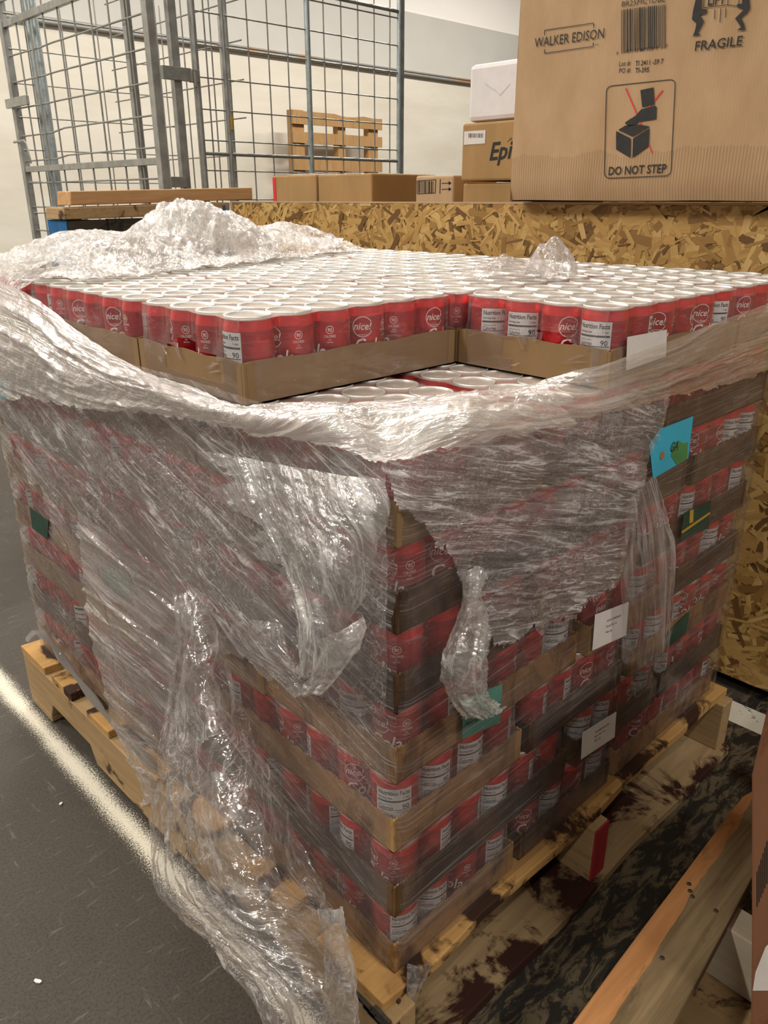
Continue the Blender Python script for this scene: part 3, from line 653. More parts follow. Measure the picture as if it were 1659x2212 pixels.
# ------------------------------------------------------------------ stretch wrap
def catmull(C, n):                      # C: k x ... x 3 -> n samples along axis 0
    k = C.shape[0]; t_ = np.linspace(0, k-1, n); i = np.clip(np.floor(t_).astype(int), 0, k-2); f = (t_-i).reshape((-1,)+(1,)*(C.ndim-1))
    p0 = C[np.clip(i-1, 0, k-1)]; p1 = C[i]; p2 = C[i+1]; p3 = C[np.clip(i+2, 0, k-1)]
    return 0.5*((2*p1)+(-p0+p2)*f+(2*p0-5*p1+4*p2-p3)*f**2+(-p0+3*p1-3*p2+p3)*f**3)
def sheet(name, P, mat, parent, amp=0.003, fu=3.0, fv=40.0, rot=0.0, iso=0.0, isof=25.0, seed=0, mask=None, out=1.0):
    """P: nu x nv x 3 grid (u along the folds)."""
    nu, nv = P.shape[:2]
    du = np.gradient(P, axis=0); dv = np.gradient(P, axis=1); N = np.cross(du, dv); N /= (np.linalg.norm(N, axis=2, keepdims=True)+1e-9); N *= out
    U = np.concatenate([np.zeros((1, nv)), np.cumsum(np.linalg.norm(np.diff(P, axis=0), axis=2), 0)], 0)
    V = np.concatenate([np.zeros((nu, 1)), np.cumsum(np.linalg.norm(np.diff(P, axis=1), axis=2), 1)], 1)
    U = U.mean(1, keepdims=True)*0.6+U*0.4; V = V.mean(0, keepdims=True)*0.6+V*0.4
    Ur = U*math.cos(rot)+V*math.sin(rot); Vr = -U*math.sin(rot)+V*math.cos(rot)
    wob = (fbm(Ur*5, Vr*5, 3, seed+9)-0.5)*0.05
    r1 = 1-np.abs(2*fbm(Ur*fu, (Vr+wob)*fv, 3, seed)-1)*2.2; r1 = np.clip(r1, 0, 1)**2
    d = amp*(r1+0.5*fbm(Ur*fu*2, (Vr+wob)*fv*2.1, 2, seed+5))
    if iso:
        c = 1-np.abs(2*fbm(U*isof, V*isof, 4, seed+2)-1)*2; d = d+iso*np.clip(c, -1, 1)
        T = np.stack([fbm(U*isof*1.3, V*isof*1.3, 3, seed+20+q)-0.5 for q in range(3)], -1); P = P+T*iso*1.4
    P = P+N*d[..., None]
    a, b = np.meshgrid(np.linspace(0, 1, nu), np.linspace(0, 1, nv), indexing='ij')
    keep = np.ones((nu-1, nv-1), bool)
    if mask is not None:
        mk = mask(a, b, U, V); keep = mk[:-1, :-1] & mk[1:, :-1] & mk[:-1, 1:] & mk[1:, 1:]
    ids = np.arange(nu*nv).reshape(nu, nv)
    q = np.stack([ids[:-1, :-1], ids[1:, :-1], ids[1:, 1:], ids[:-1, 1:]], -1)[keep]
    usedv = np.unique(q); remap = -np.ones(nu*nv, int); remap[usedv] = np.arange(len(usedv)); q = remap[q]
    me = bpy.data.meshes.new(name); vv = P.reshape(-1, 3)[usedv]
    me.vertices.add(len(vv)); me.vertices.foreach_set('co', vv.astype(np.float32).ravel())
    me.loops.add(q.size); me.loops.foreach_set('vertex_index', q.ravel().astype(np.int32))
    me.polygons.add(len(q)); me.polygons.foreach_set('loop_start', (np.arange(len(q))*4).astype(np.int32)); me.polygons.foreach_set('loop_total', np.full(len(q), 4, np.int32))
    me.update(calc_edges=True); me.materials.append(mat); me.polygons.foreach_set('use_smooth', np.ones(len(q), bool))
    uv = np.stack([Ur, Vr], -1).reshape(-1, 2)[usedv][q.ravel()]
    ul = me.uv_layers.new(name='UVMap'); ul.data.foreach_set('uv', uv.astype(np.float32).ravel()); me.validate()
    return link(name, me, parent)
def grid(rows, nu, nv):                 # rows[u][v] control points
    C = np.array(rows, float); G = catmull(C, nu); G = np.swapaxes(catmull(np.swapaxes(G, 0, 1), nv), 0, 1); return G
def wrap_pts(s, z, off):                # path round the stack: s<0 left face, s>0 right face
    LY, LX, r = 1.062, 0.862, 0.010
    x = np.where(s < 0, -off, s); y = np.where(s < 0, -s, -off)
    near = np.abs(s) < 0.02; t_ = (s+0.02)/0.04*(math.pi/2)
    cx = 0.02-(0.02+off)*np.cos(t_); cy = 0.02-(0.02+off)*np.sin(t_)
    x = np.where(near, cx, x); y = np.where(near, cy, y)
    b1 = s < -LY; x = np.where(b1, (-s-LY), x); y = np.where(b1, LY+off, y)
    b2 = s > LX; x = np.where(b2, LX+off, x); y = np.where(b2, s-LX, y)
    return np.stack([x, y, z], -1)
def wrap(name, s0, s1, z0, z1, ns, nz, off, mat, parent, amp, fu, fv, rot, iso=0, seed=0, mask=None, isof=25, sag=0.0):
    s, z = np.meshgrid(np.linspace(s0, s1, ns), np.linspace(z0, z1, nz), indexing='ij')
    o_ = off+0.006*(fbm(s*4+9, z*6, 3, seed+4)-0.4)+sag*fbm(s*2.5, z*3, 2, seed+6)
    lay = np.abs(((z-PH)/HL) % 1.0-0.25)     # film is drawn in between layers
    o_ = np.clip(o_-0.003*np.clip(lay-0.2, 0, 1), 0.0045, 1)
    P = wrap_pts(s, z, o_)
    return sheet(name, P, mat, parent, amp, fu, fv, rot, iso, isof, seed, mask, -1.0)
wr = empty('stretch_wrap', (0.43, 0.53, PH), 'torn clear stretch wrap round the pallet of cans, white and crumpled where bunched', 'plastic wrap')
WP = None
B = []
B.append(wrap('side_film', -1.22, -0.0, 0.135, 0.80, 300, 150, 0.006, F['outer_l'], WP, 0.0026, 2.4, 24, -0.30, seed=1))
B.append(wrap('side_film', 0.0, 1.02, 0.128, 0.80, 240, 150, 0.006, F['outer_r'], WP, 0.0014, 1.4, 40, 0.03, seed=2))
# second layer on the left, lower edge torn
def mk_l(a, b, U, V):
    zl = 0.30+0.16*np.clip(np.abs(a-0.35)*1.2, 0, 1)+0.07*(fbm(a*22, b*3, 4, 3)-0.5)
    zl = zl+0.17*np.clip((0.25-a)/0.25, 0, 1)
    return (PH+0.05+b*0.63) > zl+0.10
B.append(wrap('second_film', -1.0, -0.008, PH+0.05, PH+0.68, 320, 200, 0.012, F['double_l'], WP, 0.0042, 2.5, 22, -0.36, 0.0010, 5, mk_l, 40, 0.012))
# second layer on the right
def mk_r(a, b, U, V):
    s = -0.03+0.58*a; z = b*0.56+0.24
    tb = np.interp(s, [-0.03, 0.0, 0.035, 0.067, 0.088, 0.10, 0.176, 0.22, 0.31, 0.41, 0.44, 0.46, 0.55], [0.83, 0.75, 0.715, 0.69, 0.63, 0.585, 0.53, 0.53, 0.518, 0.53, 0.60, 0.70, 0.76])
    tb = tb+0.05*(fbm(a*45, b*14, 5, 8)-0.5)
    rt = 0.475+0.035*(fbm(b*30, a*3, 3, 4)-0.5)+0.03*(b-0.5)
    return (z > tb) & (s < rt)
B.append(wrap('second_film', -0.03, 0.55, 0.24, 0.80, 320, 320, 0.011, F['double_r'], WP, 0.0036, 3, 42, -0.30, 0.0010, 8, mk_r, 60, 0.006))
# collar round the top: rows run along the collar
L = -0.034; T7 = PH+7*HL+0.004
top = [pix(-60, 585, 0, -.03), pix(70, 640, 0, -.028), pix(180, 722, 0, -.028), pix(300, 798, 0, -.028), pix(430, 852, 0, -.028), pix(530, 886, 0, -.020), pix(690, 873, 2, T7+.004), pix(860, 868, 2, T7+.004), pix(1000, 850, 2, T7+.006), pix(1120, 838, 2, T7+.004), pix(1290, 790, 1, -.018), pix(1450, 735, 1, -.018), pix(1560, 690, 1, -.018), pix(1700, 640, 1, -.018)]
mid = [pix(-60, 730, 0, -.06), pix(60, 765, 0, -.055), pix(165, 805, 0, -.05), pix(290, 842, 0, -.045), pix(420, 878, 0, -.045), pix(540, 905, 0, -.040), pix(710, 905, 0, -.02), pix(835, 912, 2, T7+.012), pix(985, 900, 1, -.020), pix(1130, 880, 1, -.022), pix(1300, 840, 1, -.024), pix(1450, 795, 1, -.024), pix(1570, 750, 1, -.024), pix(1700, 705, 1, -.024)]
bot = [pix(-60, 850, 0, -.03), pix(90, 868, 0, -.035), pix(200, 886, 0, -.035), pix(310, 888, 0, -.03), pix(430, 900, 0, -.024), pix(560, 932, 0, -.022), pix(720, 968, 0, -.022), pix(838, 1012, 0, -.012), pix(980, 965, 1, -.022), pix(1170, 925, 1, -.02), pix(1340, 892, 1, -.018), pix(1450, 865, 1, -.018), pix(1570, 838, 1, -.018), pix(1700, 800, 1, -.018)]
G = grid([[a, b, c] for a, b, c in zip(top, mid, bot)], 520, 90)
nsp = int(520*9.4/13)
B.append(sheet('collar', G[:nsp], F['collar'], WP, 0.0055, 2.5, 34, 0.0, 0.0022, 40, 12, lambda a, b, U, V: b < 0.95+0.22*(fbm(a*90, b*6, 5, 2)-0.5), -1.0))
B.append(sheet('band', G[nsp-1:], F['sash'], WP, 0.004, 1.5, 44, 0.0, 0.0, 40, 13, lambda a, b, U, V: b < 0.92+0.16*(fbm(a*40, b, 3, 2)-0.5), -1.0))
# top left sail over the far left corner
rows = [[pix(-50, 570, 0, .02), pix(10, 552, 0, .03), pix(58, 535, 0, .05), pix(150, 520, 1, 1.06), pix(320, 512, 1, 1.06)],
        [pix(-50, 640, 0, -.01), pix(5, 620, 0, -.005), pix(40, 590, 0, .01), pix(150, 555, 1, 1.0), pix(330, 545, 1, 1.0)],
        [pix(-50, 720, 0, -.03), pix(0, 690, 0, -.03), pix(30, 650, 0, -.025), pix(60, 620, 0, -.01), pix(100, 600, 0, .0)]]
B.append(sheet('corner_film', grid(rows, 120, 160), F['crumple'], WP, 0.003, 3, 20, 0.5, 0.003, 40, 17, None, 1.0))
# torn flap at right of the second layer
def line(pts, ax, val): return [pix(a, b, ax, v) for (a, b), v in zip(pts, val if isinstance(val, (list, tuple)) else [val]*len(pts))]
rows = [line([(1350, 1075), (1372, 1060), (1390, 1045), (1404, 1030)], 1, [-.014, -.018, -.02, -.016]),
        line([(1345, 1150), (1378, 1140), (1410, 1130), (1436, 1120)], 1, [-.014, -.026, -.03, -.024]),
        line([(1340, 1230), (1378, 1225), (1420, 1215), (1453, 1205)], 1, [-.016, -.034, -.040, -.03]),
        line([(1345, 1310), (1378, 1310), (1415, 1305), (1448, 1300)], 1, [-.018, -.036, -.044, -.032]),
        line([(1345, 1380), (1375, 1385), (1410, 1385), (1444, 1375)], 1, [-.018, -.036, -.046, -.034]),
        line([(1335, 1432), (1370, 1446), (1400, 1448), (1436, 1436)], 1, [-.020, -.036, -.046, -.036])]
B.append(sheet('torn_flap', grid(rows, 200, 90), F['flap'], WP, 0.006, 2, 42, 0.06, 0.0, 40, 19, lambda a, b, U, V: (a < 0.96+0.06*(fbm(b*12, a, 3, 1)-0.5)*2), 1.0))
# hanging crumpled strand left of it
rows = [line([(1000, 1225), (1012, 1230), (1025, 1222), (1040, 1240)], 1, [-.02, -.03, -.03, -.02]),
        line([(1004, 1290), (1010, 1290), (1016, 1288), (1024, 1288)], 1, [-.02, -.034, -.036, -.02]),
        line([(985, 1350), (1005, 1345), (1025, 1345), (1048, 1350)], 1, [-.02, -.04, -.04, -.02]),
        line([(958, 1430), (990, 1420), (1020, 1430), (1040, 1440)], 1, [-.02, -.045, -.045, -.02]),
        line([(975, 1500), (1000, 1500), (1025, 1505), (1045, 1510)], 1, [-.02, -.045, -.045, -.02]),
        line([(1005, 1540), (1025, 1545), (1050, 1545), (1085, 1536)], 1, [-.02, -.04, -.04, -.03])]
B.append(sheet('hanging_strand', grid(rows, 260, 120), F['crumple'], WP, 0.006, 4, 60, 0.0, 0.0013, 110, 23, lambda a, b, U, V: (b > 0.04+0.12*(fbm(a*25, 1, 3, 1)-0.3)) & (b < 0.99-0.1*(fbm(a*25, 5, 3, 1)-0.3)), 1.0))
# big gathered bunch on the left of the corner
rows = [line([(400, 960), (520, 985), (640, 1010), (750, 1030), (835, 1040)], 0, [-.024, -.03, -.034, -.034, -.02]),
        line([(450, 1060), (560, 1080), (660, 1090), (760, 1095), (842, 1100)], 0, [-.024, -.04, -.05, -.05, -.025]),
        line([(520, 1160), (600, 1165), (680, 1165), (755, 1170), (815, 1180)], 0, [-.024, -.045, -.065, -.06, -.035]),
        line([(575, 1250), (630, 1250), (685, 1252), (735, 1260), (785, 1290)], 0, [-.024, -.05, -.075, -.07, -.045]),
        line([(620, 1320), (655, 1318), (685, 1318), (712, 1322), (745, 1345)], 0, [-.03, -.055, -.08, -.075, -.05]),
        line([(640, 1390), (662, 1385), (685, 1385), (705, 1385), (730, 1395)], 0, [-.035, -.06, -.085, -.08, -.055]),
        line([(610, 1470), (650, 1480), (680, 1490), (705, 1475), (735, 1440)], 0, [-.03, -.055, -.075, -.07, -.05])]
B.append(sheet('gathered_film', grid(rows, 240, 200), F['drape'], WP, 0.006, 3, 26, 0.0, 0.0020, 40, 29, lambda a, b, U, V: (b > 0.10+0.30*(fbm(a*20, 1, 3, 1)-0.3)) & (a < 0.97-0.08*(fbm(b*20, 5, 3, 1)-0.3)) & (b < 0.985), 1.0))
rows = [line([(505, 1345), (560, 1340), (620, 1350)], 0, [-.02, -.03, -.04]), line([(500, 1385), (560, 1390), (630, 1400)], 0, [-.02, -.04, -.05]), line([(590, 1450), (620, 1450), (650, 1450)], 0, [-.02, -.04, -.05]), line([(640, 1500), (665, 1500), (690, 1490)], 0, [-.02, -.04, -.05])]
B.append(sheet('fan_fold', grid(rows, 110, 80), F['tail'], WP, 0.005, 3, 55, 0.5, 0.001, 40, 31, None, 1.0))
rows = [line([(690, 1380), (740, 1360), (775, 1320)], 0, [-.05, -.06, -.04]), line([(700, 1420), (750, 1410), (772, 1370)], 0, [-.05, -.06, -.04]), line([(650, 1500), (690, 1495), (720, 1460)], 0, [-.04, -.05, -.04])]
B.append(sheet('fan_fold', grid(rows, 90, 80), F['crumple'], WP, 0.004, 5, 40, 0.0, 0.003, 60, 33, None, 1.0))
# sagging second film on the far left part
rows = [line([(168, 1100), (172, 1170), (182, 1260), (200, 1380), (240, 1540), (312, 1740)], 0, -.028),
        line([(235, 1150), (240, 1230), (250, 1320), (265, 1430), (290, 1560), (325, 1735)], 0, -.042),
        line([(310, 1205), (315, 1280), (318, 1370), (322, 1470), (330, 1580), (338, 1730)], 0, -.042),
        line([(405, 1272), (398, 1340), (388, 1420), (372, 1520), (360, 1620), (348, 1725)], 0, -.032)]
B.append(sheet('sagging_film', grid(rows, 200, 240), F['flap'], WP, 0.006, 3, 26, 0.0, 0.0006, 40, 37, lambda a, b, U, V: a > 0.01+0.05*(fbm(b*30, 1, 3, 1)-0.3), -1.0))
# long tail trailing to the floor
rows = [line([(400, 1283), (408, 1280), (418, 1280), (430, 1288)], 0, [-.03, -.04, -.04, -.028]),
        line([(392, 1370), (415, 1365), (440, 1370), (462, 1380)], 0, [-.035, -.055, -.06, -.03]),
        line([(372, 1500), (410, 1495), (455, 1495), (500, 1510)], 0, [-.045, -.075, -.08, -.035]),
        line([(352, 1650), (410, 1640), (490, 1640), (560, 1650)], 0, [-.06, -.095, -.10, -.045]),
        line([(332, 1800), (410, 1800), (520, 1790), (625, 1790)], 0, [-.085, -.12, -.12, -.055]),
        line([(345, 1925), (440, 1930), (560, 1925), (680, 1920)], 0, [-.11, -.14, -.13, -.06]),
        line([(470, 2040), (550, 2050), (630, 2040), (715, 2020)], 0, [-.12, -.14, -.13, -.065]),
        line([(560, 2140), (620, 2140), (690, 2130), (745, 2110)], 0, [-.12, -.14, -.13, -.07]),
        line([(610, 2260), (660, 2260), (720, 2250), (775, 2240)], 0, [-.12, -.14, -.13, -.075])]
G = grid(rows, 330, 170); G[..., 2] = np.maximum(G[..., 2], 0.012)
B.append(sheet('trailing_tail', G, F['tail'], WP, 0.009, 5, 22, 0.0, 0.0035, 26, 41, lambda a, b, U, V: (b > 0.0+0.06*(fbm(a*14, 1, 3, 1)-0.4)) & (b < 1.0-0.05*(fbm(a*20, 5, 3, 1)-0.3)), 1.0))
G2 = grid([[r[0]*.25+r[1]*.75, r[1], r[2], r[3]*.6+r[2]*.4] for r in [[np.array(p)+np.array([-.012, 0, 0]) for p in rw] for rw in rows]], 260, 90); G2[..., 2] = np.maximum(G2[..., 2], 0.02)
B.append(sheet('trailing_tail', G2, F['tail'], WP, 0.007, 4, 30, 0.3, 0.004, 30, 43, lambda a, b, U, V: fbm(U*9, V*9, 3, 6) > 0.46, 1.0))
rows = [line([(690, 1960), (700, 2030), (705, 2110), (700, 2250)], 0, [-.08]*4), line([(722, 1960), (735, 2030), (745, 2110), (750, 2250)], 0, [-.085]*4), line([(735, 1960), (752, 2040), (765, 2120), (780, 2250)], 0, [-.07]*4)]
G = np.swapaxes(grid(rows, 50, 120), 0, 1).copy(); G[..., 2] = np.maximum(G[..., 2], 0.015)
B.append(sheet('trailing_tail', G, F['crumple'], WP, 0.004, 8, 60, 0.0, 0.002, 60, 44, None, 1.0))
# rope-like twisted edge at the lower left, and lower hems
rp = [pix(64, 1380, 0, -.05), pix(80, 1366, 0, -.05), pix(104, 1380, 0, -.045), pix(140, 1430, 0, -.03), pix(190, 1495, 0, -.028), pix(250, 1570, 0, -.028), pix(335, 1660, 0, -.03)]
C = catmull(np.array(rp), 60); mb = MB(); mb.tube([tuple(p) for p in C], [0.006+0.002*math.sin(i*.5) if i > 6 else 0.008 for i in range(60)], 8)
o = mb.build('twisted_edge', [F['collar']], WP); o.data.uv_layers.new(name='UVMap'); B.append(o)
rows = [line([(880, 2078), (905, 2085), (930, 2075)], 1, [-.03, -.04, -.03]), line([(880, 2110), (900, 2120), (915, 2110)], 1, [-.035, -.045, -.035]), line([(885, 2158), (890, 2160), (895, 2158)], 1, [-.04, -.045, -.04])]
B.append(sheet('hem_scrap', grid(rows, 60, 40), F['tail'], WP, 0.003, 6, 60, 0.0, 0.001, 60, 47, None, 1.0))
# crumpled pile on the back of the top
ZT = PH+8*HL
def pile(name, x0, x1, y0, y1, n, hgt, seed, mat, shape):
    a, b = np.meshgrid(np.linspace(0, 1, n), np.linspace(0, 1, n), indexing='ij')
    h = shape(a, b)*hgt*(0.6+0.6*fbm(a*6, b*6, 4, seed))
    P = np.stack([x0+(x1-x0)*a, y0+(y1-y0)*b, ZT+0.002+h], -1)
    def mk(a_, b_, U, V):
        e_ = np.minimum(np.minimum(a_, 1-a_), np.minimum(b_, 1-b_)); return (e_ > 0.10*fbm(a_*14, b_*14, 3, seed+1)) & (shape(a_, b_) > 0.02)
    B.append(sheet(name, P, mat, WP, 0.004, 8, 30, 0.9, 0.0028, 42, seed, mk, 1.0))
def sh1(a, b):
    e_ = np.clip(np.minimum(np.minimum(a, 1-a)*5, np.minimum(b*2.2, (1-b)*8)), 0, 1)
    cut = np.clip((b-(0.10+0.72*a))*4+0.4, 0, 1)     # front edge runs obliquely
    return e_*cut
pile('crumpled_top_film', -0.03, 0.92, 0.66, 1.10, 260, 0.062, 51, F['crumple'], sh1)
def sh2(a, b): return np.clip(1-((a-.5)**2+(b-.5)**2)*4.5, 0, 1)**0.8
pile('crumpled_top_film', 0.20, 0.60, 0.84, 1.10, 110, 0.115, 53, F['crumple'], sh2)
p_ = pix(1110, 606, 2, ZT); pile('crumpled_top_film', p_[0]-.10, p_[0]+.10, p_[1]-.05, p_[1]+.07, 90, 0.030, 55, F['tail'], sh2)
p_ = pix(1185, 606, 2, ZT); pile('crumpled_top_film', p_[0]-.05, p_[0]+.05, p_[1]-.035, p_[1]+.03, 80, 0.058, 57, F['drape'], sh2)
for o in B: at_parent(o, wr)
mb = MB(); q = [Vector(p) for p in (pix(655, 512, 1, 1.02), pix(742, 515, 1, 1.0), pix(735, 533, 1, 0.97), pix(700, 538, 1, 0.97))]
mb.slab(q[::-1], (0, -0.6, 0.8), 0.0006); setp(mb.build('paper_sheet', [M['dust_white']]), 'white paper slip sticking out of the crumpled film on top', 'paper')

# ------------------------------------------------------------------ OSB crate
ZT_C = 1.003; XC = 1.10; YC1 = 1.88; YC0 = -0.75; XB = 2.5
cr = empty('plywood_crate', (1.8, 0.6, 0), 'large strand-board crate behind the can stack holding boxes', 'crate')
def osb_panel(x0, x1, y0, y1, z0, z1, nm='side_panel'):
    mb = MB(); mb.box(x0, x1, y0, y1, z0, z1); return at_parent(mb.build(nm, M['osb_base']), cr)
pf = osb_panel(XC, XC+.018, YC0, YC1, 0.03, ZT_C); pl = osb_panel(XC+.018, XB, YC1-.018, YC1, 0.03, ZT_C)
osb_panel(XB, XB+.018, YC0, YC1, 0.03, ZT_C); osb_panel(XC+.018, XB, YC0, YC0+.018, 0.03, ZT_C)
osb_panel(XC+.02, XB, YC0+.02, YC1-.02, 0.915, 0.93, 'inner_board')
mb = MB(); mb.box(XC-.0015, XC+.020, YC0, YC1+.002, ZT_C, ZT_C+.004); at_parent(mb.build('top_edge', M['carton3']), cr)
for y in (YC0+.1, 0.5, YC1-.15):
    mb = MB(); mb.box(XC+.03, XB-.03, y-.04, y+.04, 0.0, 0.03); at_parent(mb.build('skid', M['wood_x']), cr)
mb = MB(); rs2 = random.Random(9); tones = []; uvw = []
def strand(c, ang, ln, wd, ax, tone, off):
    n = 8; pts = []
    pr = [(-.5, -.35), (-.42, -.5), (0, -.46), (.45, -.5), (.5, -.1), (.44, .5), (.02, .44), (-.46, .5)]
    ca, sa = math.cos(ang), math.sin(ang)
    for (a, b) in pr:
        a = (a+rs2.uniform(-.07, .07))*ln; b = (b+rs2.uniform(-.14, .14))*wd
        u, v = a*ca-b*sa, a*sa+b*ca; v = v+c[1]; u = u+c[0]; v = min(max(v, 0.031), ZT_C-0.0005)
        if ax == 0: u = min(max(u, YC0), YC1); pts.append((XC-off, u, v))
        else: u = min(max(u, XC), XB); pts.append((u, YC1+off, v))
        uvw.append((a*14, b*160))
    if ax == 0: pts = pts[::-1]; uvw[-8:] = uvw[-8:][::-1]
    mb.add(pts, [tuple(range(n))]); tones.append(tone)
N = 15000
for i in range(N):
    ln = rs2.uniform(0.02, 0.085); wd = rs2.uniform(0.004, 0.018)
    ang = rs2.gauss(0, 0.75) if rs2.random() < .6 else rs2.uniform(0, 3.14)
    tn = rs2.choice([.15, .35, .5, .6, .7, .85])+rs2.uniform(-.1, .1)
    if rs2.random() < .05: tn = 0.02
    strand((rs2.uniform(YC0, YC1) if rs2.random() < .85 else rs2.uniform(-.2, .5), rs2.uniform(0.03, ZT_C)), ang, ln, wd, 0, tn, 0.0003+0.0022*i/N)
me = mb.mesh('strand', [M['strand']]); at = me.attributes.new('tone', 'FLOAT', 'FACE'); at.data.foreach_set('value', tones)
ul = me.uv_layers.new(name='UVMap'); ul.data.foreach_set('uv', np.array(uvw, dtype=np.float32).ravel())
o = link('strand', me); o['kind'] = 'stuff'; at_parent(o, cr)

# ------------------------------------------------------------------ boxes
def carton(name, x0, x1, y0, y1, z0, z1, mat, label, bulge=0.0, cat='box', bev=0.006, seam=True):
    root = empty(name, ((x0+x1)/2, (y0+y1)/2, z0), label, cat)
    mb = MB(); mb.box(x0, x1, y0, y1, z0, z1); o = mb.build('carton_body', mat, None, bev); at_parent(o, root)
    if seam:
        mb = MB(); mb.box(x0+.02, x1-.02, (y0+y1)/2-.03, (y0+y1)/2+.03, z1, z1+.0008); at_parent(mb.build('tape', M['carton2']), root)
    return root
# the large furniture carton
XW = 1.045
yl, yr, zb = pix(1106, 300, 0, XW)[1], -0.35, ZT_C+.006
wk = empty('furniture_carton', (XW+.3, .2, zb), 'large tan furniture carton with black print resting on the crate', 'box')
# body: grid face with a soft sagging bottom edge
def box_skin():
    mb = MB(); ny, nz = 44, 24; z1 = zb+0.62; dep = 0.62
    P = []
    for j in range(nz+1):
        for i in range(ny+1):
            a = i/ny; b = j/nz; y = yl+(yr-yl)*a; z = zb+(z1-zb)*b
            x = XW+0.003*(float(fbm(a*6, b*5, 3, 3))-0.5)
            if b < 0.06: x += 0.008*(1-b/0.06)**2
            if b == 0: z += 0.004*float(fbm(a*8, 0, 2, 5))
            if i == 0: x += 0.004
            P.append((x, y, z))
    W_ = ny+1
    fs = [(j*W_+i, j*W_+i+1, (j+1)*W_+i+1, (j+1)*W_+i)[::-1] for j in range(nz) for i in range(ny)]
    mb.add([(p[0], p[1], p[2]) for p in P], fs, 0, True)
    mb.add([(XW+.004, yl, zb), (XW+dep, yl, zb), (XW+dep, yl, z1), (XW+.004, yl, z1)], [(0, 1, 2, 3)])
    mb.add([(XW+.008, yl, zb), (XW+dep, yl, zb), (XW+dep, yr, zb), (XW+.008, yr, zb)], [(0, 1, 2, 3)])
    mb.add([(XW, yl, z1), (XW+dep, yl, z1), (XW+dep, yr, z1), (XW, yr, z1)], [(3, 2, 1, 0)])
    mb.add([(XW+dep, yl, zb), (XW+dep, yr, zb), (XW+dep, yr, z1), (XW+dep, yl, z1)], [(0, 1, 2, 3)]); mb.add([(XW, yr, zb), (XW+dep, yr, zb), (XW+dep, yr, z1), (XW, yr, z1)], [(0, 1, 2, 3)])
    return mb
t = NT('furniture_carton_board'); g = t.coord(scale=(1, 1, 1)); n = t.noise(t.coord(scale=(2, 2, 1)), 7, 5, 0.6)
wv = t.n('ShaderNodeTexWave', wave_type='BANDS', bands_direction='Y', ins={'Scale': 52.0, 'Distortion': 0.4, 'Detail': 1.0}); t.l(t.geo(), wv.inputs[0])
sep = t.n('ShaderNodeSeparateXYZ'); t.l(t.geo(), sep.inputs[0])
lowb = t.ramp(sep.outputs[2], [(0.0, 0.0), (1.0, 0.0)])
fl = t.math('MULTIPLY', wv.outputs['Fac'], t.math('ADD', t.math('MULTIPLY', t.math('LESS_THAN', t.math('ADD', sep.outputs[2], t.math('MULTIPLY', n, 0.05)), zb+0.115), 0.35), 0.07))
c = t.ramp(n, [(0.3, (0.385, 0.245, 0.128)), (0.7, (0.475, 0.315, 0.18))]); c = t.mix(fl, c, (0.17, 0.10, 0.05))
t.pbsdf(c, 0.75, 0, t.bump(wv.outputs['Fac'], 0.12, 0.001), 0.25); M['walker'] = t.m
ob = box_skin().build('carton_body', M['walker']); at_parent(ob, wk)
XP = XW-0.0026
def wp(X_, Y_): return pix(1000+X_/2.517, Y_/2.517, 0, XP)
mb = MB(); UPZ = (0, 0, 1)
def wline(a, b, wpx=3.2, mi=0, off=0.0):
    a = np.array(a, float); b = np.array(b, float); d = b-a; d /= np.linalg.norm(d); nn = np.array([-d[1], d[0]])*wpx/2
    o_ = np.array([-off, 0, 0]); mb.poly([wp(*(a+nn))+o_, wp(*(a-nn))+o_, wp(*(b-nn))+o_, wp(*(b+nn))+o_], mi)
for a, b in (((443, 190), (443, 165)), ((443, 165), (710, 125)), ((710, 125), (710, 150)), ((443, 268), (443, 290)), ((443, 290), (708, 252)), ((708, 252), (708, 230))): wline(a, b, 4)
def wtxt(s, a, b, cappx, shear=0, bold=0.0):
    A = wp(*a); Bp = wp(*b); cap = abs(wp(a[0], a[1]-cappx)[2]-A[2]); text_plane(mb, s, A, Bp, UPZ, cap, 0, shear=shear, bold=bold)
wtxt('WALKER EDISON', (388, 258), (765, 206), 50); wtxt('TM', (716, 248), (735, 246), 8)
wtxt('BR25MC1DBL', (862, 36), (1100, 8), 28); wtxt('Lot #:', (848, 360), (912, 355), 26); wtxt('TI 2411 -59 7', (935, 358), (1088, 346), 26, 0, 0.012)
wtxt('PO #:', (848, 397), (912, 393), 26); wtxt('TI-395', (935, 396), (1010, 391), 26, 0, 0.012)
wtxt('FRAGILE', (1260, 276), (1517, 246), 50, 0, 0.012); wtxt('DO NOT STEP', (790, 952), (1103, 938), 44, 0, 0.015)
wtxt('8', (834, 297), (843, 296), 16); wtxt('40145 97528 0', (884, 290), (1060, 268), 17); wtxt('0', (1102, 254), (1111, 253), 16)
rs3 = random.Random(4); xx = 862
while xx < 1103:
    w_ = rs3.choice([2, 3, 3, 5, 7]); y0 = 52-(xx-862)*0.125; y1 = 282-(xx-862)*0.115
    if xx < 885 or 960 < xx < 985 or xx > 1070: y1 += 8
    wline((xx, y0), (xx, y1), w_); xx += w_+rs3.choice([2, 3, 4, 5])
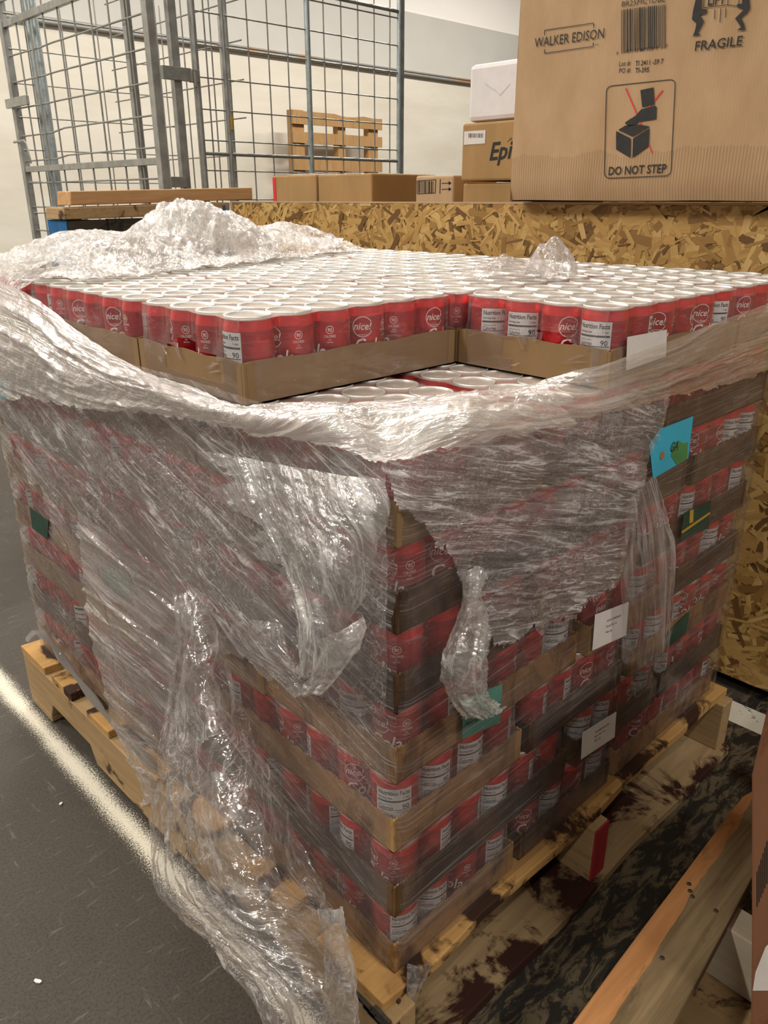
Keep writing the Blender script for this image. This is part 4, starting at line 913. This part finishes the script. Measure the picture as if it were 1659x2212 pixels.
# rounded frame
cor = [(780, 470), (1155, 430), (1130, 955), (768, 970)]; rad = 34; ring = []
for i in range(4):
    c = np.array(cor[i], float); p = np.array(cor[i-1], float); n_ = np.array(cor[(i+1) % 4], float)
    a = c+(p-c)/np.linalg.norm(p-c)*rad; b = c+(n_-c)/np.linalg.norm(n_-c)*rad
    for k in range(6): u = k/5; ring.append((1-u)**2*a+2*u*(1-u)*c+u*u*b)
for i in range(len(ring)): wline(ring[i], ring[(i+1) % len(ring)], 4.5)
def wpoly(pts, off=0.0004): mb.poly([wp(*p)+np.array([-off, 0, 0]) for p in pts], 0)
wpoly([(965, 490), (1037, 475), (1042, 568), (975, 583)]); wpoly([(970, 594), (1045, 574), (1053, 582), (1051, 648), (958, 662)]); wpoly([(970, 594), (958, 662), (930, 682), (900, 686), (880, 668), (902, 652), (938, 630)])
wpoly([(845, 706), (885, 682), (960, 677), (1018, 688), (922, 742)]); wpoly([(833, 712), (912, 752), (910, 858), (833, 812)]); wpoly([(925, 752), (1015, 697), (1010, 795), (922, 858)])
wpoly([(1270, -20), (1300, -20), (1298, 48), (1330, 52), (1322, 74), (1288, 80), (1310, 115), (1278, 178), (1292, 190), (1250, 198), (1262, 165), (1270, 128), (1245, 105), (1252, 55)])
wpoly([(1518, -20), (1556, -20), (1560, 45), (1545, 70), (1512, 96), (1528, 130), (1536, 162), (1490, 166), (1512, 148), (1480, 100), (1528, 52), (1492, 40), (1490, 22), (1518, 20)])
for a, b in (((1308, 42), (1440, 26)), ((1308, 42), (1312, -20)), ((1440, 26), (1442, -20)), ((1440, 26), (1500, 34)), ((1500, 34), (1502, -20)), ((1370, 50), (1368, 105)), ((1402, 45), (1398, 122)), ((1430, 42), (1427, 95))): wline(a, b, 4)
wtxt('LIFT', (1330, 30), (1425, 18), 60, 0, 0.02)
o = mb.build('black_print', [M['ink_soft']]); at_parent(o, wk)
mb = MB(); wline((885, 480), (945, 620), 8); wline((945, 620), (1028, 832), 6); wline((1086, 491), (1005, 592), 8); mb.m = [0]*len(mb.m)
o = mb.build('red_cross', [M['red_ink']]); at_parent(o, wk)

ZI = 0.931
def fbox(name, px0, px1, ptop, X, depth, mat, label, zb_=ZI, seam=False):
    a = pix(px0, ptop, 0, X); b = pix(px1, ptop, 0, X)
    return carton(name, X, X+depth, b[1], a[1], zb_, a[2], mat, label, seam=seam), a, b
bx1, a, b = fbox('cardboard_box', 588, 682, 380, 1.52, 0.30, M['carton2'], 'cardboard box with a red tape strip on its left corner, inside the crate')
mb = MB(); mb.box(1.5185, 1.5195, a[1]-0.022, a[1]-0.003, ZI, a[2]-.006); at_parent(mb.build('red_tape', M['red_ink']), bx1)
bx2, a, b = fbox('cardboard_box', 686, 803, 378, 1.52, 0.33, M['carton2'], 'film-topped cardboard box right of the red-taped box')
for bb, p0, p1 in ((bx1, 588, 682), (bx2, 686, 803)):
    A = pix(p0, 378, 0, 1.52); Bq = pix(p1, 378, 0, 1.52); g_ = np.array([[(1.515+0.34*u, A[1]+(Bq[1]-A[1])*v, A[2]+0.004) for v in np.linspace(0, 1, 40)] for u in np.linspace(0, 1, 30)])
    at_parent(sheet('clear_film', g_, F['tail'], None, 0.004, 6, 20, 0.3, 0.002, 30, 61), bb)
bx3, a, b = fbox('cardboard_box', 812, 898, 402, 1.95, 0.2, M['carton2'], 'low plain box in the gap left of the arrow box')
XA = 1.35
bx4, a, b = fbox('cardboard_box', 898, 980, 380, XA, 0.20, M['carton3'], 'light cardboard box printed with a barcode and two arrows')
mb = MB(); X4 = XA-.0008
def l4(a_, b_, w_):
    a_ = np.array(a_, float); b_ = np.array(b_, float); d = (b_-a_)/np.linalg.norm(b_-a_); nn = np.array([-d[1], d[0]])*w_/2
    mb.poly([pix(*(a_+nn), 0, X4), pix(*(a_-nn), 0, X4), pix(*(b_-nn), 0, X4), pix(*(b_+nn), 0, X4)])
for a_, b_ in (((901, 391), (941, 388)), ((901, 419), (940, 417)), ((901, 391), (901, 419)), ((941, 388), (940, 417))): l4(a_, b_, 1.4)
x_ = 904
while x_ < 938: l4((x_, 391), (x_, 417), rs3.choice([.7, 1, 1.6])); x_ += rs3.choice([1.8, 2.4, 3.2])
l4((951, 387), (950, 418), 1.6)
for y_ in (395.5, 408.5):
    l4((954, y_+.6), (973, y_-.4), 1.6); mb.poly([pix(969, y_-4.5, 0, X4), pix(969, y_+4.5, 0, X4), pix(975, y_-.3, 0, X4)])
at_parent(mb.build('black_print', [M['ink_soft']]), bx4)
XE = 1.30
lowz = pix(1060, 398, 0, XE)[2]; epz = pix(1060, 388, 0, XE)[2]; eptop = pix(1050, 263, 0, XE)[2]
bx5, a, b = fbox('cardboard_box', 1000, 1150, 396, XE+.01, 0.35, M['carton2'], 'taped box with faint lettering, bottom of the stack left of the furniture carton', ZI)
mb = MB(); Xq = XE+.0092
text_plane(mb, 'Royal', pix(1024, 450, 0, Xq), pix(1082, 450, 0, Xq), UPZ, 0.016, 0, bold=0.02)
disc2d(mb, lambda u, v: tuple(pix(1098+u, 446+v, 0, Xq)), 0, 0, 8, 9, 20); disc2d(mb, lambda u, v: tuple(pix(1098+u, 446+v, 0, Xq)), 0, 0, 4.5, 5.5, 20)
at_parent(mb.build('black_print', [M['ink_soft']]), bx5)
zt5 = a[2]+0.001
ya = pix(998, 300, 0, XE)[1]; yb = pix(1180, 300, 0, XE)[1]
bx6 = carton('cardboard_box', XE, XE+.36, yb, ya, zt5+.004, eptop, M['carton2'], 'tan box lettered Epi with a barcode sticker, stacked under the white box', seam=False)
mb = MB(); Xq = XE-.0008
text_plane(mb, 'Epi', pix(1057, 346, 0, Xq), pix(1107, 341, 0, Xq), UPZ, abs(pix(1057, 346, 0, Xq)[2]-pix(1057, 309, 0, Xq)[2]), 0, shear=0.22, bold=0.02)
for a_, b_ in (((1096, 307), (1099, 303)), ((1100, 304), (1102, 298)), ((1104, 303), (1105, 297))):
    mb.poly([pix(a_[0]-.6, a_[1], 0, Xq), pix(a_[0]+.6, a_[1], 0, Xq), pix(b_[0]+.6, b_[1], 0, Xq), pix(b_[0]-.6, b_[1], 0, Xq)])
at_parent(mb.build('black_print', [M['ink_soft']]), bx6)
mb = MB(); mb.slab([Vector(pix(p, q_, 0, Xq)) for p, q_ in [(1003, 284), (1049, 281), (1048, 310), (1002, 313)][::-1]], (-1, 0, 0), .0004)
at_parent(mb.build('barcode_sticker', [M['paper']]), bx6)
mb = MB(); Xq -= .0008; x_ = 1012
while x_ < 1043: mb.poly([pix(x_, 288, 0, Xq), pix(x_+.9, 288, 0, Xq), pix(x_+.9, 297, 0, Xq), pix(x_, 298, 0, Xq)]); x_ += rs3.choice([1.6, 2.2, 2.8])
at_parent(mb.build('barcode', [M['ink_soft']]), bx6)
ya = pix(1012, 200, 0, XE+.02)[1]; yb = pix(1160, 200, 0, XE+.02)[1]; zt7 = pix(1016, 140, 0, XE+.02)[2]
bx7 = carton('white_box', XE+.02, XE+.36, yb, ya, eptop+.004, zt7, M['dust_white'], 'white glossy box with a scuff mark on top of the Epi box', seam=False, bev=0.012)
mb = MB(); Xq = XE+.02-.0006
pth = [(1048, 180), (1062, 190), (1072, 196), (1080, 205), (1090, 194), (1102, 180)]
for i in range(5):
    a_, b_ = pth[i], pth[i+1]; mb.poly([pix(a_[0], a_[1], 0, Xq), pix(a_[0], a_[1]+1.8, 0, Xq), pix(b_[0], b_[1]+1.8, 0, Xq), pix(b_[0], b_[1], 0, Xq)])
at_parent(mb.build('scuff_mark', [M['wall_grey']]), bx7)

# ------------------------------------------------------------------ blue pallet with planks, left of the crate
YP = 2.1
xa = pix(145, 480, 1, YP)[0]; xb = 1.30; zt = pix(145, 476, 1, YP)[2]; ye = pix(105, 480, 0, xa)[1]
bp = empty('blue_pallet', ((xa+xb)/2, 2.3, 0), 'blue-ended weathered pallet standing on edge under the two planks', 'pallet')
nb = 5; wdt = (xb-xa)/nb
for i in range(nb):
    mb = MB(); mb.box(xa+i*wdt+.002, xa+(i+1)*wdt-.002, YP, YP+.022, 0.0, zt+0.002*(i % 2)); at_parent(mb.build('deck_board', M['wood_dark'], None, .002), bp)
mb = MB(); mb.box(xa-.004, xa, YP, ye, 0.0, zt); at_parent(mb.build('blue_side', M['paint_blue']), bp)
mb = MB(); mb.box(xa, xa+.09, YP+.023, ye, 0.0, zt); at_parent(mb.build('block', M['wood_dark']), bp)
mb = MB(); mb.box(xb-.09, xb, YP+.023, ye, 0.0, zt); at_parent(mb.build('block', M['wood_dark']), bp)
mb = MB(); mb.box(xb-.10, xb-.095, YP-.02, YP-.002, 0.6, zt+.04); at_parent(mb.build('blue_side', M['paint_blue']), bp)
def plank(p_tl, p_tr, p_br, p_bl, yp, dep, mat, label, endpx=None):
    q = [Vector(pix(a, b, 1, yp)) for a, b in (p_bl, p_br, p_tr, p_tl)]
    mb = MB(); mb.slab(q, (0, 1, 0), dep); return setp(mb.build('wood_plank', mat, None, .003), label, 'plank')
plank((138, 449), (497, 437), (497, 461), (138, 475), YP-.01, 0.14, M['wood_y'], 'yellowish plank lying across the top of the blue pallet')
plank((152, 413), (545, 405), (546, 431), (152, 444), YP+.0, 0.10, M['wood_orange'], 'orange pine plank, upper of the two planks left of the crate')

# ------------------------------------------------------------------ wire cage
XG, YG = 1.37, 2.96
cage = empty('wire_cage', (2.1, 3.6, 0), 'galvanised wire mesh cage with gate, standing left against the wall', 'cage')
def cg(name, path, r, mat='wire', n=6):
    mb = MB(); mb.tube(path, r, n); o = mb.build(name, M[mat]); at_parent(o, cage); return o
def cflat(name, x0, x1, y0, y1, z0, z1, mat='steel'):
    mb = MB(); mb.box(x0, x1, y0, y1, z0, z1); at_parent(mb.build(name, M[mat], None, .002), cage)
def gx(px, py): return pix(px, py, 0, XG)
def gy(px, py): return pix(px, py, 1, YG)
HT = 2.05
yB = gx(46, 300)[1]; yA = gx(336, 200)[1]
cflat('post', XG-.018, XG+.018, yB-.02, yB+.02, 0, HT); cflat('post', XG-.018, XG+.018, yA-.02, yA+.02, 0, HT)
xA2 = gy(383, 200)[0]; cflat('post', xA2-.02, xA2+.02, YG-.015, YG+.015, 0.0, HT); cflat('post', XG+.02, XG+.05, YG+.05, YG+.08, 0, HT)
zt1 = gx(80, 25)[2]; zb1 = gx(190, 358)[2]; zmid = gx(250, 389)[2]
cflat('rail', XG-.012, XG+.012, yA, yB, zt1-.016, zt1+.016); cflat('rail', XG-.012, XG+.012, yA, yB, zb1-.014, zb1+.014); cflat('rail', XG-.012, XG+.012, yA, yB, 0.10, 0.13)
cflat('rail', XG-.012, XG+.012, yA, yB, HT-.03, HT)
# left panel wires
for k in range(1, 9):
    y = yA+(yB-yA)*k/9; cg('wire', [(XG, y, 0.1), (XG, y, HT-.02)], 0.0042)
z = 0.24
while z < HT-.05:
    if abs(z-zb1) > .03 and abs(z-zt1) > .03:
        dz = 0.0; cg('wire', [(XG, yA, z), (XG, yA+(yB-yA)*.62, z), (XG+.01, yA+(yB-yA)*.74, z-.012 if 1.2 < z < 1.35 else z), (XG, yB, z-.012 if 1.2 < z < 1.35 else z)], 0.0042)
    z += 0.122
# right panel
xs = [gy(427, 200)[0], gy(489, 200)[0], gy(668, 200)[0], gy(862, 200)[0]]
cg('post', [(xs[0], YG, 0), (xs[0], YG, HT)], 0.016, 'steel', 12); cg('post', [(xs[1], YG, 0), (xs[1], YG, HT)], 0.012, 'steel', 12); cg('post', [(xs[1]+.035, YG+.02, 0), (xs[1]+.035, YG+.02, HT)], 0.008, 'steel', 10)
cg('post', [(xs[2], YG, 0), (xs[2], YG, HT)], 0.014, 'wire_blue', 12); cg('post', [(xs[3], YG, 0), (xs[3], YG, HT)], 0.014, 'wire_blue', 12); cflat('post', xs[3]+.012, xs[3]+.03, YG-.01, YG+.01, 0, HT)
zr = gy(660, 340)[2]; zr2 = gy(800, 12)[2]
cg('rail', [(xs[0], YG, zr), (xs[3], YG, zr)], 0.008, 'steel', 8); cg('rail', [(xs[0], YG, zr2), (xs[3], YG, zr2)], 0.009, 'steel', 8); cg('rail', [(xs[0], YG, .12), (xs[3], YG, .12)], 0.009, 'steel', 8)
x = xs[0]+.06; k = 0
while x < xs[3]-.04:
    if min(abs(x-q) for q in xs) > .03: cg('wire', [(x, YG, .1), (x, YG, HT)], 0.0035)
    x += 0.115
z = 0.24
while z < HT:
    if abs(z-zr) > .02: cg('wire', [(xs[0], YG, z), (xs[3], YG, z)], 0.0035)
    z += 0.128
# rear panel and far side panel behind
YR = yB-.02; x = XG+.10
while x < xs[3]-.2:
    cg('wire', [(x, YR, .1), (x, YR, HT)], 0.0036); x += 0.20
for z in np.arange(0.3, HT, 0.16): cg('wire', [(XG, YR, float(z)), (xs[2], YR, float(z))], 0.0036)
for xq in (XG+.12, XG+.95, xs[2]): cg('post', [(xq, YR-.01, 0), (xq, YR-.01, HT)], 0.017, 'wire_blue', 10)
cg('post', [(XG+.10, yB-.16, 0), (XG+.10, yB-.16, HT)], 0.017, 'wire_blue', 10)
for dy in (.25, .5, .75, 1.0, 1.25): cg('wire', [(xs[1]+.1, YG+dy, .1), (xs[1]+.1, YG+dy, HT)], 0.0036)
for z in np.arange(0.25, HT, 0.16): cg('wire', [(xs[1]+.1, YG, float(z)), (xs[1]+.1, YR, float(z))], 0.0036)
# latch brackets, handle, yellow tag
z = gy(380, 160)[2]; cflat('latch', gy(343, 160)[0], gy(405, 160)[0], YG-.035, YG-.018, z-.028, z+.024); cflat('latch_bolt', gy(402, 160)[0], gy(420, 160)[0], YG-.045, YG-.018, z-.03, z+.02, 'wire')
cg('bolt', [(gy(408, 160)[0], YG-.05, z-.05), (gy(408, 160)[0], YG-.05, z+.01)], 0.008, 'wire', 8)
z = gx(45, 222)[2]; y = gx(45, 222)[1]; cflat('latch', XG-.035, XG-.018, gx(72, 222)[1], gx(25, 222)[1], z-.022, z+.022)
cflat('hinge_plate', gy(363, 392)[0], gy(396, 392)[0], YG-.03, YG-.016, gy(380, 405)[2], gy(380, 382)[2])
z0_, z1_ = gx(60, 355)[2], gx(60, 305)[2]; ya_, yb_ = gx(80, 330)[1], gx(42, 330)[1]
cg('handle', [(XG-.02, yb_, z1_), (XG-.05, ya_+.02, z1_-.002), (XG-.05, ya_, z1_-.02), (XG-.04, ya_, z0_)], 0.006, 'wire', 8)
zy = gy(494, 265)[2]; mb = MB(); mb.tube([(xs[1]+.012, YG-.002, zy-.03), (xs[1]+.012, YG-.002, zy+.03)], 0.0125, 10); at_parent(mb.build('yellow_tape', M['yellow']), cage)

# ------------------------------------------------------------------ pallet leaning on the wall
YL = WY-0.30
def pw(px, py): return pix(px, py, 1, YL)
x0, x1 = pw(640, 300)[0], pw(828, 300)[0]; ztp = pw(640, 235)[2]
lp = empty('leaning_pallet', ((x0+x1)/2, WY-.25, 0), 'brown wooden pallet leaning on the back wall behind the cage', 'pallet')
for (a, b, c, d, nm) in ((x0, x0+.13, 0.25, ztp, 'stringer'), (x1-.14, x1-.02, 0.25, ztp-.05, 'stringer'), ((x0+x1)/2, (x0+x1)/2+.09, 0.25, ztp-.02, 'stringer')):
    mb = MB(); mb.box(a, b, YL+.05, YL+.12, c, d); at_parent(mb.build(nm, M['wood_wall_pallet'], None, .004), lp)
for zc, hh in ((ztp-.06, .10), (pw(730, 301)[2], .085), (pw(730, 356)[2], .10), (pw(730, 356)[2]-.3, .10), (0.45, .14), (.3, .1)):
    n_ = 9; P = []; rr = random.Random(int(zc*100))
    mb = MB(); xs_ = [x0-.01+(x1-x0+.02)*i/n_ for i in range(n_+1)]
    top_ = [(x_, zc+hh/2+(rr.uniform(-.02, .0) if i > 4 and zc > ztp-.1 else 0)) for i, x_ in enumerate(xs_)]
    pts = [(a, YL+.025, b) for a, b in [(xs_[0], zc-hh/2), (xs_[-1], zc-hh/2)]+top_[::-1]]
    mb.slab(pts, (0, 1, 0), .025); at_parent(mb.build('slat', M['wood_wall_pallet']), lp)
mb = MB(); mb.box(x0+.02, x1-.02, YL+.05, WY-.13, 0.0, 0.25); setp(mb.build('timber_block', M['wood_dark'], None, .005), 'low dark timber block under the leaning pallet by the wall', 'timber')

# ------------------------------------------------------------------ neighbouring pallet at lower right
npl = empty('weathered_pallet', (0.4, -.35, 0), 'weathered two-tone wooden pallet beside the stack, lower right', 'pallet')
zt = PH-.01
def npoly(px): return [Vector(pix(a, b, 2, zt)) for a, b in px]
q = npoly([(1130, 2352), (1235, 2212), (1330, 2082), (1405, 1982), (1490, 1870), (1545, 1796), (1603, 1720), (1640, 1700), (1660, 1830), (1582, 1977), (1496, 2139), (1455, 2211), (1370, 2352)])
mb = MB(); mb.slab([Vector((p.x, p.y, zt-.02)) for p in q][::-1], (0, 0, 1), .02)
at_parent(mb.build('deck_board', M['two_tone'], None, .002), npl)
for px_ in ((1122, 2065),):
    pass
def wbar(x, w_, y0, y1, z0, z1, mat, nm): mb = MB(); mb.box(x, x+w_, y0, y1, z0, z1); return at_parent(mb.build(nm, mat, None, .002), npl)
wbar(.375, .045, -.75, -.175, .022, .118, M['wood_pale'], 'stringer'); wbar(-.15, .04, -.75, -.175, .022, .118, M['wood_pale'], 'stringer'); wbar(.80, .04, -.75, -.175, .022, .118, M['wood_y'], 'stringer')
mb = MB(); mb.box(-.2, .38, -.32, -.19, .002, .021); at_parent(mb.build('bottom_board', M['wood_y'], None, .002), npl)
for y in (-.75,): wbar(-.2, 1.06, y, y+.09, .1185, .1295, M['wood_x'], 'deck_board')
# nails
mb = MB()
for (a, b) in ((1495, 1937), (1490, 1925), (1546, 1968), (1488, 1910), (1430, 2070)):
    p = pix(a, b, 2, zt); mb.lathe([(.0032, 0), (.0032, .001)], 8, 0, (p[0], p[1], p[2]))
at_parent(mb.build('nail', M['wood_dark']), npl)['kind'] = 'stuff'
# carton standing on that pallet at the right edge
XR = .25
zc0 = zt+.002
pts = [pix(1659, 1513, 0, XR), pix(1622, 1675, 0, XR), pix(1622, 1850, 0, XR), pix(1622, 2020, 0, XR)]
prof = [(pts[1][1]-.002, .62)]+[(p[1], p[2]) for p in pts[1:] if p[2] > zc0+.004]
prof.append((pix(1622, 2212, 0, XR)[1], zc0))
mb = MB(); mb.slab([Vector((XR, y, z)) for y, z in prof]+[Vector((XR, -.72, zc0)), Vector((XR, -.72, .62))], (1, 0, 0), .33)
rc = empty('brown_carton', (XR+.16, -.45, zc0), 'brown carton standing on the weathered pallet at the right edge', 'box'); at_parent(mb.build('carton_body', M['carton_red'], None, .003), rc)
mb = MB(); Xr = XR-.0008
for i in range(9):
    a = 1634+i*4.2; mb.poly([pix(a, 1960-i*10, 0, Xr), pix(a+2.2, 1958-i*10, 0, Xr), pix(a+2.2, 1880-i*13, 0, Xr), pix(a, 1885-i*13, 0, Xr)])
at_parent(mb.build('printed_bars', [M['ink_soft']]), rc)
mb = MB(); mb.poly([pix(1626, 2140, 0, Xr), pix(1680, 2140, 0, Xr), pix(1680, 2020, 0, Xr), pix(1654, 2045, 0, Xr), pix(1632, 2100, 0, Xr)]); at_parent(mb.build('white_label', [M['paper']]), rc)

# ------------------------------------------------------------------ small debris on the floor
def chip(px, py, l, w_, h, ang, mat, name, label, cat, pl_=2, val=0.0):
    p = pix(px, py, 2, 0.0); mb = MB()
    mb.slab([(-l/2, -w_/3, 0), (-l/5, -w_/2, 0), (l/2, -w_/4, 0), (l/2.2, w_/3, 0), (0, w_/2, 0), (-l/2.3, w_/4, 0)], (0, 0, 1), h)
    o = mb.build(name, mat, None, .0005); o.location = (p[0], p[1], 0.0006); o.rotation_euler = (0, 0, ang); setp(o, label, cat)
chip(1557, 1586, .022, .009, .004, .9, M['wood_new'], 'wood_chip', 'pale wood chip on the floor near the far pallet corner', 'chip')
chip(82, 2121, .012, .006, .002, 2.0, M['dust_white'], 'paper_scrap', 'tiny white scrap on the open floor at lower left', 'scrap')
chip(132, 1738, .007, .005, .003, .3, M['dust_white'], 'paper_scrap', 'white speck on the floor left of the white powder line', 'scrap')
chip(1010, 2185, .010, .006, .003, .3, M['dust_white'], 'paper_scrap', 'white crumb on the dark floor right of the near pallet corner', 'scrap')
mb = MB(); rb = random.Random(2)
for cx, cy, n_ in ((1125, 1992, 14), (1160, 1960, 8), (1240, 1852, 8), (1310, 1745, 6), (1510, 1610, 4), (1010, 2185, 4), (1180, 1870, 5)):
    for i in range(n_):
        p = pix(cx+rb.gauss(0, 9), cy+rb.gauss(0, 7), 2, 0.002); r_ = rb.uniform(.0008, .0018); mb.lathe([(r_*.6, -r_*.8), (r_, 0), (r_*.6, r_*.8)], 6, 0, tuple(p))
setp(mb.build('foam_beads', M['dust_white']), 'scattered white foam beads along the pallet edge on the dark floor', 'foam beads', None, 'stuff')
